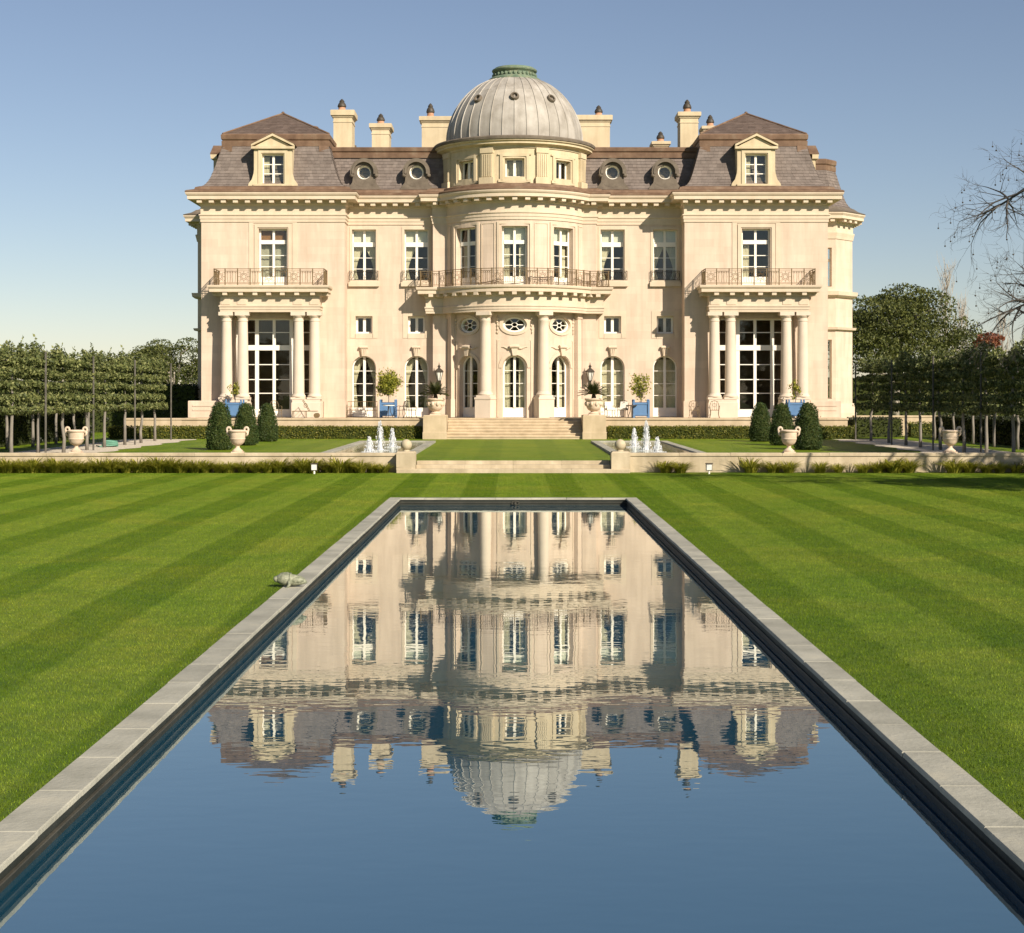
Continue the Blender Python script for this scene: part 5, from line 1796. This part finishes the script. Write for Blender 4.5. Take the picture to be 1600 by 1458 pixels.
poplar((36.6, 130, UP), 13.4, 2.2, 1, 'taller pale bare poplar beyond the right tree rows')
poplar((38.2, 131, UP), 10.6, 2.6, 2, 'shorter pale bare poplar beyond the right tree rows')
poplar((43.0, 135, UP), 9.5, 2.4, 3, 'faint bare poplar at the far right')

# ================================================================== garden objects
def urn():
    t = empty('garden_urn', (0, 0, 0))
    m = MB(); m.box(-.24, .24, -.24, .24, 0, .05); m.lathe([(.22, .05), (.23, .09), (.16, .13), (.09, .19), (.085, .25), (.12, .29)], (0, 0, 0), 24); m.build('urn_foot', MT['urn'], t, smooth=35, local=True)
    m = MB()
    m.lathe([(.12, .28), (.22, .33), (.29, .42), (.315, .50), (.325, .51), (.325, .54), (.315, .55), (.325, .62), (.33, .72), (.335, .76), (.37, .78), (.385, .82), (.36, .85), (.33, .84), (.31, .74), (.0, .72)], (0, 0, 0), 32)
    m.build('urn_bowl', MT['urn'], t, smooth=35, local=True)
    for s in (-1, 1):
        m = MB()
        m.tube([(s * (.37 + .085 * math.cos(a)), 0, .86 + .085 * math.sin(a)) for a in (math.pi * 2 * i / 12 for i in range(12))], .045, 8, closed=True)
        m.tube([(s * .36, 0, .62), (s * .42, 0, .70), (s * .43, 0, .80)], [.03, .045, .045], 8)
        m.build('urn_handle', MT['urn'], t, smooth=0, local=True)
    return t


u0 = urn()
k = 0
for x, lb in ((-10.22, 'stone urn with scroll handles on the left wall, nearer the steps'), (-16.2, 'stone urn with scroll handles on the left wall, farther from the steps'),
              (10.22, 'stone urn with scroll handles on the right wall, nearer the steps'), (16.2, 'stone urn with scroll handles on the right wall, farther from the steps')):
    o = u0 if k == 0 else copy_tree(u0)
    k += 1
    o.location = (x, 56.94, .708); o.scale = (.88, .88, 1.0)
    tag(o, lb, 'urn', 'stone urns on the retaining walls')

# big urns with cycads on the stair pedestals
def cycad_urn():
    t = empty('pedestal_urn', (0, 0, 0))
    m = MB(); m.box(-.3, .3, -.3, .3, 0, .06); m.lathe([(.28, .06), (.3, .1), (.2, .16), (.16, .2), (.2, .24)], (0, 0, 0), 24); m.build('urn_foot', MT['urn'], t, smooth=35, local=True)
    m = MB(); m.lathe([(.2, .22), (.33, .3), (.41, .44), (.44, .6), (.44, .72), (.43, .78), (.5, .82), (.52, .88), (.47, .93), (.42, .9), (.0, .86)], (0, 0, 0), 32); m.build('urn_bowl', MT['urn'], t, smooth=35, local=True)
    m = MB()
    for i in range(10):
        a = 2 * math.pi * i / 10
        m.ball((.43 * math.cos(a), .43 * math.sin(a), .62), .09, 8, 6, sz=1.5)
    m.tube([(.44 * math.cos(2 * math.pi * i / 40), .44 * math.sin(2 * math.pi * i / 40), .72 - .09 * abs(math.sin(5 * 2 * math.pi * i / 40))) for i in range(40)], .03, 6, closed=True)
    m.build('carved_garland', MT['urn'], t, smooth=0, local=True)
    return t


def cycad(seed):
    t = empty('cycad', (0, 0, 0))
    m = MB(); m.lathe([(.12, -.06), (.13, .1), (.10, .24), (.05, .27)], (0, 0, 0), 12); m.build('stem', MT['soil'], t, smooth=0, local=True)
    r = np.random.default_rng(seed)
    V = []
    for i in range(44):
        a = i * 2.4; el = R(8 + 66 * (i / 44) ** 1.2); L_ = .86 * r.uniform(.85, 1.08)
        d = np.array([math.cos(a), math.sin(a), 0]); sd = np.array([-math.sin(a), math.cos(a), 0]); up = np.array([0, 0, 1.0])
        ts = np.linspace(0, 1, 14)
        pts = [np.array([0, 0, .25]) + d * L_ * math.cos(el) * t_ + up * (L_ * math.sin(el) * t_ - .22 * math.cos(el) * t_ ** 2) for t_ in ts]
        for q in range(13):
            p, n_ = pts[q], pts[q + 1]
            ll = .15 * math.sin(math.pi * min(1, .15 + ts[q] * .85)) + .02
            V.append([p - sd * .008, n_ - sd * .008, n_ + sd * .008, p + sd * .008])
            for sg in (-1, 1):
                tip = p + sd * sg * ll + (n_ - p) * 1.6 + up * .05
                V.append([p, p + (n_ - p) * 1.0, tip + (n_ - p) * .25, tip])
    V = np.array(V)
    o = bpy.data.objects.new('fronds', quads_mesh('fronds', V, MT['leaf_cycad'])); COL.objects.link(o); o.parent = t
    return t


cu, cy = cycad_urn(), cycad(5)
for s in (-1, 1):
    side = 'left' if s < 0 else 'right'
    o = cu if s < 0 else copy_tree(cu)
    o.location = (X0 + s * 4.39, 85.2, 1.742); tag(o, f'large carved stone urn on the {side} stair pedestal', 'urn', 'urns on the stair pedestals')
    o = cy if s < 0 else copy_tree(cy)
    o.location = (X0 + s * 4.39, 85.2, 1.742 + .88); o.rotation_euler.z = s * .6; tag(o, f'spiky cycad growing in the urn on the {side} stair pedestal', 'plant', 'cycads in the stair urns')


# ---- blue planters and citrus trees
def planter():
    t = empty('wooden_planter', (0, 0, 0))
    m = MB(); m.box(-.40, .40, -.40, .40, .1, .86); m.box(-.36, .36, -.36, .36, .84, .87); m.build('planter_box', MT['blue'], t, local=True)
    for x in (-.42, .42):
        for y in (-.42, .42):
            m = MB(); m.box(x - .05, x + .05, y - .05, y + .05, 0, .96); m.ball((x, y, 1.0), .055, 8, 6); m.build('corner_post', MT['blue'], t, local=True)
    m = MB()
    for z in (.14, .76):
        m.box(-.37, .37, -.43, -.40, z, z + .09); m.box(-.43, -.40, -.37, .37, z, z + .09); m.box(.40, .43, -.37, .37, z, z + .09)
    m.build('planter_rail', MT['blue'], t, local=True)
    m = MB(); m.box(-.355, .355, -.355, .355, .80, .885); m.build('soil', MT['soil'], t, local=True)
    return t


pl = planter()
spots = [(-7.12, 87.6, 'blue wooden planter between the two left arched doors', 1.0), (7.27, 87.6, 'blue wooden planter between the two right arched doors', 1.0),
         (-15.75, 86.9, 'blue wooden planter in front of the left wing porch', 1.0), (15.95, 86.9, 'blue wooden planter in front of the right wing porch', 1.0)]
for i, (x, y, lb, sc_) in enumerate(spots):
    o = pl if i == 0 else copy_tree(pl)
    o.location = (x, y, TER + .003); tag(o, lb, 'planter', 'blue planters on the terrace')


def citrus(loc, stem, rx, rz_, n, clumps, label, seed):
    r = np.random.default_rng(seed)
    t = empty('citrus_tree', loc); tag(t, label, 'tree', 'citrus trees in the blue planters')
    m = MB(); m.tube([(0, 0, -.08), (.02, .01, stem * .5), (0, 0, stem + rz_ * .6)], [.035, .03, .015], 6)
    P = []
    for i in range(clumps):
        d = r.normal(size=3); d /= np.linalg.norm(d); q = r.uniform(.3, .85)
        c = np.array([0, 0, stem + rz_]) + d * np.array([rx, rx, rz_]) * q
        m.tube([(0, 0, stem + .05), tuple(c)], [.015, .006], 4)
        dd = r.normal(size=(n, 3)) * np.array([rx, rx, rz_]) * .17
        P.append(c + dd)
    m.build('stem', MT['bark'], t, local=True)
    leafy('crown', np.concatenate(P), .12, MT['leaf_citrus'], t, up=.6)


citrus((-7.12, 87.6, TER + .88), .33, .82, .78, 60, 60, 'round bushy citrus tree in the blue planter between the left doors', 1)
citrus((7.27, 87.6, TER + .88), .12, .72, .88, 34, 30, 'loose open citrus tree in the blue planter between the right doors', 2)
citrus((-15.75, 86.9, TER + .88), .18, .36, .50, 20, 12, 'small citrus tree in the planter before the left porch', 3)
citrus((15.95, 86.9, TER + .88), .18, .40, .55, 24, 13, 'small citrus tree in the planter before the right porch', 4)


# ---- terrace furniture
def chair(mat, cushion=False):
    t = empty('garden_chair', (0, 0, 0))
    M_ = MT[mat]
    m = MB(); m.tube([(-.24, -.22, .44), (.24, -.22, .44), (.24, .22, .44), (-.24, .22, .44)], .018, 5, closed=True)
    for i in range(7): m.tube([(-.24 + .08 * i, -.22, .44), (-.24 + .08 * i, .22, .44)], .008, 4)
    m.build('seat', M_, t, local=True)
    m = MB(); m.tube([(-.24, .22, .44), (-.25, .30, .72), (-.18, .33, .92), (0, .34, .98), (.18, .33, .92), (.25, .30, .72), (.24, .22, .44)], .018, 5)
    for x in (-.12, 0, .12): m.tube([(x, .22, .44), (x * 1.1, .30, .72), (x * .9, .33, .93)], .009, 4)
    m.tube([(.10 * math.cos(a), .30, .72 + .10 * math.sin(a)) for a in (math.pi * 2 * i / 12 for i in range(12))], .010, 4, closed=True)
    m.build('backrest', M_, t, local=True)
    for s in (-1, 1):
        m = MB(); m.tube([(s * .25, .27, .64), (s * .29, 0, .68), (s * .27, -.2, .64), (s * .25, -.22, .44)], .016, 5); m.build('armrest', M_, t, local=True)
        for y in (-.22, .22):
            m = MB(); m.tube([(s * .24, y, .44), (s * .22, y * .9, .22), (s * .27, y * 1.2, .0)], .017, 5); m.build('leg', M_, t, local=True)
    if cushion:
        m = MB(); m.bbox(-.25, .25, -.24, .22, .45, .56, .03); m.build('seat_cushion', MT['cushion'], t, local=True)
        m = MB(); m.hexa([(-.23, .16, .55), (.23, .16, .55), (.23, .26, .55), (-.23, .26, .55), (-.21, .24, .92), (.21, .24, .92), (.21, .33, .92), (-.21, .33, .92)]); m.build('back_cushion', MT['cushion'], t, local=True)
    return t


dk = chair('darkiron'); wc = chair('iron', True); ic = chair('iron')
T1 = TER + .004
for i, (src, x, y, rz_, lb) in enumerate((
        (dk, -5.85, 87.2, 2.6, 'dark iron chair nearest the left stair pedestal'), (dk, -6.35, 86.9, -1.1, 'dark iron chair beside the small table, left of the stairs'),
        (wc, 5.5, 87.6, .3, 'white cushioned chair nearest the right stair pedestal'), (wc, 6.25, 87.7, -.4, 'white cushioned chair nearest the right blue planter'),
        (ic, 10.25, 86.9, .1, 'pale iron chair at the inner corner of the right wing'), (ic, 11.4, 87.0, -.1, 'pale iron chair before the right porch columns'),
        (ic, -13.4, 86.8, .5, 'iron chair in front of the tall left wing window'))):
    o = src if src.get('label') is None else copy_tree(src)
    o.location = (x, y, T1); o.rotation_euler.z = rz_
    tag(o, lb, 'chair', 'chairs on the terrace')


def small_table(loc, label, top):
    t = empty('side_table', loc); tag(t, label, 'table')
    m = MB(); m.lathe([(.30, .68), (.32, .69), (.32, .72), (.30, .73)], (0, 0, 0), 24); m.build('table_top', MT[top], t, local=True)
    for k in range(3):
        a = 2.1 * k + .4
        m = MB(); m.tube([(.05 * math.cos(a), .05 * math.sin(a), .68), (.09 * math.cos(a), .09 * math.sin(a), .35), (.26 * math.cos(a), .26 * math.sin(a), 0)], .018, 5); m.build('leg', MT['darkiron'], t, local=True)


small_table((-7.0, 86.5, T1), 'small round table with a white top before the left blue planter', 'white')
small_table((6.7, 87.1, T1), 'small round iron table before the right blue planter', 'darkiron')
b_ = empty('garden_bench', (-8.6, 87.3, T1)); tag(b_, 'long wrought iron bench in front of the outer left arched door', 'bench')
m = MB()
for y in (-.22, -.08, .06, .2): m.tube([(-.85, y, .43), (.85, y, .43)], .014, 4)
m.build('seat', MT['iron'], b_, local=True)
m = MB()
m.tube([(-.85, .24, .43), (-.85, .3, .92), (.85, .3, .92), (.85, .24, .43)], .018, 5)
m.tube([(-.85, .27, .62), (.85, .27, .62)], .012, 4)
for i in range(1, 9): m.tube([(-.85 + i * .19, .24, .43), (-.85 + i * .19, .3, .92)], .009, 4)
m.build('backrest', MT['iron'], b_, local=True)
for s in (-1, 1):
    m = MB(); m.tube([(s * .85, .3, .72), (s * .88, 0, .70), (s * .86, -.24, .62), (s * .85, -.24, .43)], .016, 5); m.build('armrest', MT['iron'], b_, local=True)
    for y in (-.24, .24):
        m = MB(); m.tube([(s * .85, y, .45), (s * .86, y * 1.1, 0)], .018, 5); m.build('leg', MT['iron'], b_, local=True)
c_ = empty('chaise_longue', (-11.75, 87.0, T1)); tag(c_, 'wheeled iron chaise longue with raised back beside the left porch', 'lounger')
m = MB()
m.tube([(-.75, -.28, .38), (.65, -.28, .38), (.65, .28, .38), (-.75, .28, .38)], .02, 5, closed=True)
for i in range(8): m.tube([(-.75 + i * .19, -.28, .38), (-.75 + i * .19, .28, .38)], .012, 4)
m.build('seat', MT['iron'], c_, local=True)
m = MB(); m.tube([(0.2, -.28, .40), (-.15, -.28, .98), (-.15, .28, .98), (.2, .28, .40)], .02, 5, closed=True)
for z in (.2, .45, .7): m.tube([(.2 - .35 * z, -.28, .4 + .58 * z), (.2 - .35 * z, .28, .4 + .58 * z)], .012, 4)
m.tube([(.03 + .1 * math.cos(a), -.27, .7 + .12 * math.sin(a)) for a in (math.pi * 2 * i / 12 for i in range(12))], .014, 4, closed=True)
m.build('backrest', MT['iron'], c_, local=True)
for x, y in ((-.72, -.28), (-.72, .28), (.0, -.28), (.0, .28)):
    m = MB(); m.tube([(x, y, .38), (x, y, 0)], .02, 5); m.build('leg', MT['iron'], c_, local=True)
for y in (-.3, .3):
    m = MB(); m.tube([(.62, y - .03, .14), (.62, y + .03, .14)], .14, 14); m.build('wheel', MT['iron'], c_, smooth=40, local=True)

# ---- fountain basins with their jets
for s in (-1, 1):
    side = 'left' if s < 0 else 'right'
    xa, xb = sorted((s * 4.35, s * 7.45))
    ya, yb = 60.5, 78.0
    m = MB(); m.quad((xa, ya, UP + .045), (xb, ya, UP + .045), (xb, yb, UP + .045), (xa, yb, UP + .045)); tag(m.build('basin_water', MT['basinwater'], local=True), kind='structure')
    t = empty('fountain_basin', ((xa + xb) / 2, (ya + yb) / 2, UP)); tag(t, f'low stone edged fountain basin on the {side} side of the upper lawn', 'fountain')
    def edge(x0, x1, y0, y1, nx, ny):
        for i in range(nx):
            for j in range(ny):
                slab(x0 + (x1 - x0) * i / nx, x0 + (x1 - x0) * (i + 1) / nx, y0 + (y1 - y0) * j / ny, y0 + (y1 - y0) * (j + 1) / ny, 'coping_slab', t, MT['coping'], UP + .10, .12, .01)
    edge(xa - .4, xa, ya, yb, 1, 9); edge(xb, xb + .4, ya, yb, 1, 9); edge(xa - .4, xb + .4, yb, yb + .4, 3, 1); edge(xa - .4, xb + .4, ya - .4, ya, 3, 1)
    jets = ((577, 64.2, .58, 'short foaming jet, nearest the wall'), (594, 66.4, 1.15, 'tallest foaming jet'), (613, 70.5, .78, 'farthest foaming jet'))
    for j, (px, y, h, lb) in enumerate(jets):
        x = s * (802 - px) * y / F
        r = random.Random(40 + j + (s > 0) * 7)
        jt = empty('water_jet', (x, y, UP + .04)); tag(jt, f'{lb} in the {side} fountain basin', 'water jet', 'fountain jets')
        m = MB()
        n = 16
        prof = [(1.0, 0), (.85, .12), (.70, .3), (.55, .5), (.46, .68), (.34, .84), (.2, .95), (.04, 1.0)]
        w = .15 if h < .9 else .165
        for q, (pr, pz) in enumerate(prof):
            for i in range(n):
                a = 2 * math.pi * i / n
                rr_ = w * .72 * pr * (1 + .35 * r.uniform(-1, 1))
                m.v.append((rr_ * math.cos(a) + .02 * r.uniform(-1, 1), rr_ * math.sin(a), h * pz * (1 + .03 * r.uniform(-1, 1))))
        m.f += [(q * n + i, q * n + (i + 1) % n, (q + 1) * n + (i + 1) % n, (q + 1) * n + i) for q in range(len(prof) - 1) for i in range(n)]
        m.build('jet_column', MT['foam'], jt, smooth=0, local=True)
        m = MB()
        for i in range(320):
            a = r.uniform(0, 6.28); zz = h * r.uniform(.03, 1.10); q = w * max(1.2 - zz / h * .85, .12) * r.uniform(.55, 1.5)
            m.ball((q * math.cos(a), q * math.sin(a), zz), r.uniform(.005, .017), 5, 4, sz=r.uniform(1, 3.5))
        m.build('spray_drops', MT['foam'], jt, smooth=0, local=True, kind='stuff')
        m = MB()
        for i in range(70):
            a = r.uniform(0, 6.28); q = r.uniform(.1, .36)
            m.ball((q * math.cos(a), q * math.sin(a), .012), r.uniform(.02, .05), 6, 4, sz=.3)
        m.build('foam_ring', MT['foam'], jt, smooth=0, local=True, kind='stuff')

# ---- small garden lights in front of the wall
for x, lb in ((at(491, 0, 55.4)[0], 'small white box garden light among the left lilies'), (at(1108, 0, 55.4)[0], 'small white box garden light among the right lilies')):
    t = empty('garden_light', (x, 55.4, 0)); tag(t, lb, 'light', 'garden lights')
    m = MB(); m.tube([(0, 0, -.05), (0, 0, .14)], .035, 8); m.build('stake', MT['white'], t, local=True)
    m = MB(); m.bbox(-.11, .11, -.05, .08, .13, .38, .02); m.box(-.13, .13, -.07, .10, .365, .395); m.build('light_housing', MT['darkiron'], t, local=True)
    m = MB(); m.box(-.095, .095, -.062, -.05, .15, .345); m.build('lens', MT['lampglass'], t, local=True)

# ---- garden hose left on the gravel
t = empty('garden_hose', (at(172, 0, 72)[0], 72, UP)); tag(t, 'coiled green garden hose lying on the gravel under the left trees', 'hose')
m = MB()
pts = []
for i in range(70):
    a = i * .42
    pts.append(((.34 + .03 * math.sin(i * .9)) * math.cos(a), (.30 + .03 * math.cos(i * 1.3)) * math.sin(a), .03 + .0038 * i + .008 * math.sin(i)))
m.tube(pts, .03, 6); m.build('hose_coil', MT['hose'], t, smooth=0, local=True)
m = MB(); m.tube([(.3, 0, .03), (-.45, -.2, .03), (-.62, -.1, .06)], .03, 6); m.build('hose_end', MT['hose'], t, smooth=0, local=True)

# ---- bronze animal on the pool edge
t = empty('bronze_sculpture', (-3.30, 22.8, .012)); tag(t, 'weathered bronze crouching animal sculpture on the left pool edge', 'sculpture')
m = MB()
spine = [(-.215, 0, .08), (-.19, 0, .10), (-.13, 0, .115), (-.06, 0, .115), (.01, 0, .10), (.08, 0, .095), (.15, 0, .09), (.20, 0, .075), (.235, 0, .062)]
rad = [.03, .066, .095, .103, .085, .082, .065, .04, .012]
m.tube(spine, rad, 16)
bo = m.build('body', MT['bronze'], t, smooth=0, local=True)
m = MB(); m.ball((-.215, -.02, .115), .045, 12, 8); m.build('head', MT['bronze'], t, smooth=0, local=True)
for s in (-1, 1):
    m = MB(); m.ball((.09, s * .055, .105), .06, 12, 8, sx=1.9, sy=.6, sz=.75); m.build('wing', MT['bronze'], t, smooth=0, local=True)
    m = MB(); m.tube([(-.02, s * .08, .09), (-.01, s * .11, .05), (-.03, s * .115, .0), (-.06, s * .12, .005)], [.03, .024, .018, .012], 8); m.build('foot', MT['bronze'], t, smooth=0, local=True)
m = MB(); m.tube([(-.005, .098 * math.cos(a), .105 + .095 * math.sin(a)) for a in (math.pi * 2 * i / 18 for i in range(18))], .010, 5, closed=True); m.build('collar', MT['bronze'], t, smooth=0, local=True)

# ================================================================== grass blades on the lower lawn
def grass_field(name, x0, x1, y0, y1, seed, cell=.55, blades=1000):
    r = np.random.default_rng(seed)
    V = []
    n = blades
    px, py = r.uniform(-cell / 2, cell / 2, n), r.uniform(-cell / 2, cell / 2, n)
    a = r.uniform(0, 2 * math.pi, n)
    h = r.uniform(.014, .030, n)
    w = r.uniform(.0035, .0060, n)
    le = r.uniform(.2, .9, n) * h
    la = r.uniform(0, 2 * math.pi, n)
    cs, sn = np.cos(a) * w / 2, np.sin(a) * w / 2
    tx, ty = px + np.cos(la) * le, py + np.sin(la) * le
    z = np.zeros(n)
    mx_, my_ = px + np.cos(la) * le * .35, py + np.sin(la) * le * .35
    v = np.stack([np.stack([px - cs, py - sn, z - .004], 1), np.stack([px + cs, py + sn, z - .004], 1), np.stack([tx, ty, h], 1)], 1)
    me = bpy.data.meshes.new(name)
    me.from_pydata(v.reshape(-1, 3).tolist(), [], [(3 * i, 3 * i + 1, 3 * i + 2) for i in range(n)])
    me.materials.append(MT['blade'])
    o = bpy.data.objects.new(name, me); COL.objects.link(o)
    tag(o, kind='stuff')
    nx, ny = round((x1 - x0) / cell), int((y1 - y0) / cell)
    ng = bpy.data.node_groups.new(name + '_scatter', 'GeometryNodeTree')
    ng.interface.new_socket('Geometry', in_out='INPUT', socket_type='NodeSocketGeometry')
    ng.interface.new_socket('Geometry', in_out='OUTPUT', socket_type='NodeSocketGeometry')
    N = ng.nodes
    gi, go = N.new('NodeGroupInput'), N.new('NodeGroupOutput')
    gr = N.new('GeometryNodeMeshGrid')
    gr.inputs['Size X'].default_value = (nx - 1) * cell; gr.inputs['Size Y'].default_value = (ny - 1) * cell
    gr.inputs['Vertices X'].default_value = nx; gr.inputs['Vertices Y'].default_value = ny
    tf = N.new('GeometryNodeTransform'); tf.inputs['Translation'].default_value = (x0 + nx * cell / 2, y0 + ny * cell / 2, 0)
    iop = N.new('GeometryNodeInstanceOnPoints')
    rv = N.new('FunctionNodeRandomValue'); rv.data_type = 'INT'
    rv.inputs[4].default_value = 0; rv.inputs[5].default_value = 3
    mu = N.new('ShaderNodeMath'); mu.operation = 'MULTIPLY'; mu.inputs[1].default_value = math.pi / 2
    cx = N.new('ShaderNodeCombineXYZ')
    Lk = ng.links.new
    Lk(gr.outputs['Mesh'], tf.inputs['Geometry']); Lk(tf.outputs[0], iop.inputs['Points']); Lk(gi.outputs[0], iop.inputs['Instance'])
    Lk(rv.outputs[2], mu.inputs[0]); Lk(mu.outputs[0], cx.inputs[2]); Lk(cx.outputs[0], iop.inputs['Rotation'])
    Lk(iop.outputs[0], go.inputs[0])
    md = o.modifiers.new('scatter', 'NODES'); md.node_group = ng
    return o


grass_field('lawn_grass', -3.425 - 30 * .55, -3.425, 8.0, 55.95, 1)
grass_field('lawn_grass', 3.425, 3.425 + 30 * .55, 8.0, 55.95, 2)
grass_field('lawn_grass', -3.575, 3.575, 42.68, 55.95, 3)
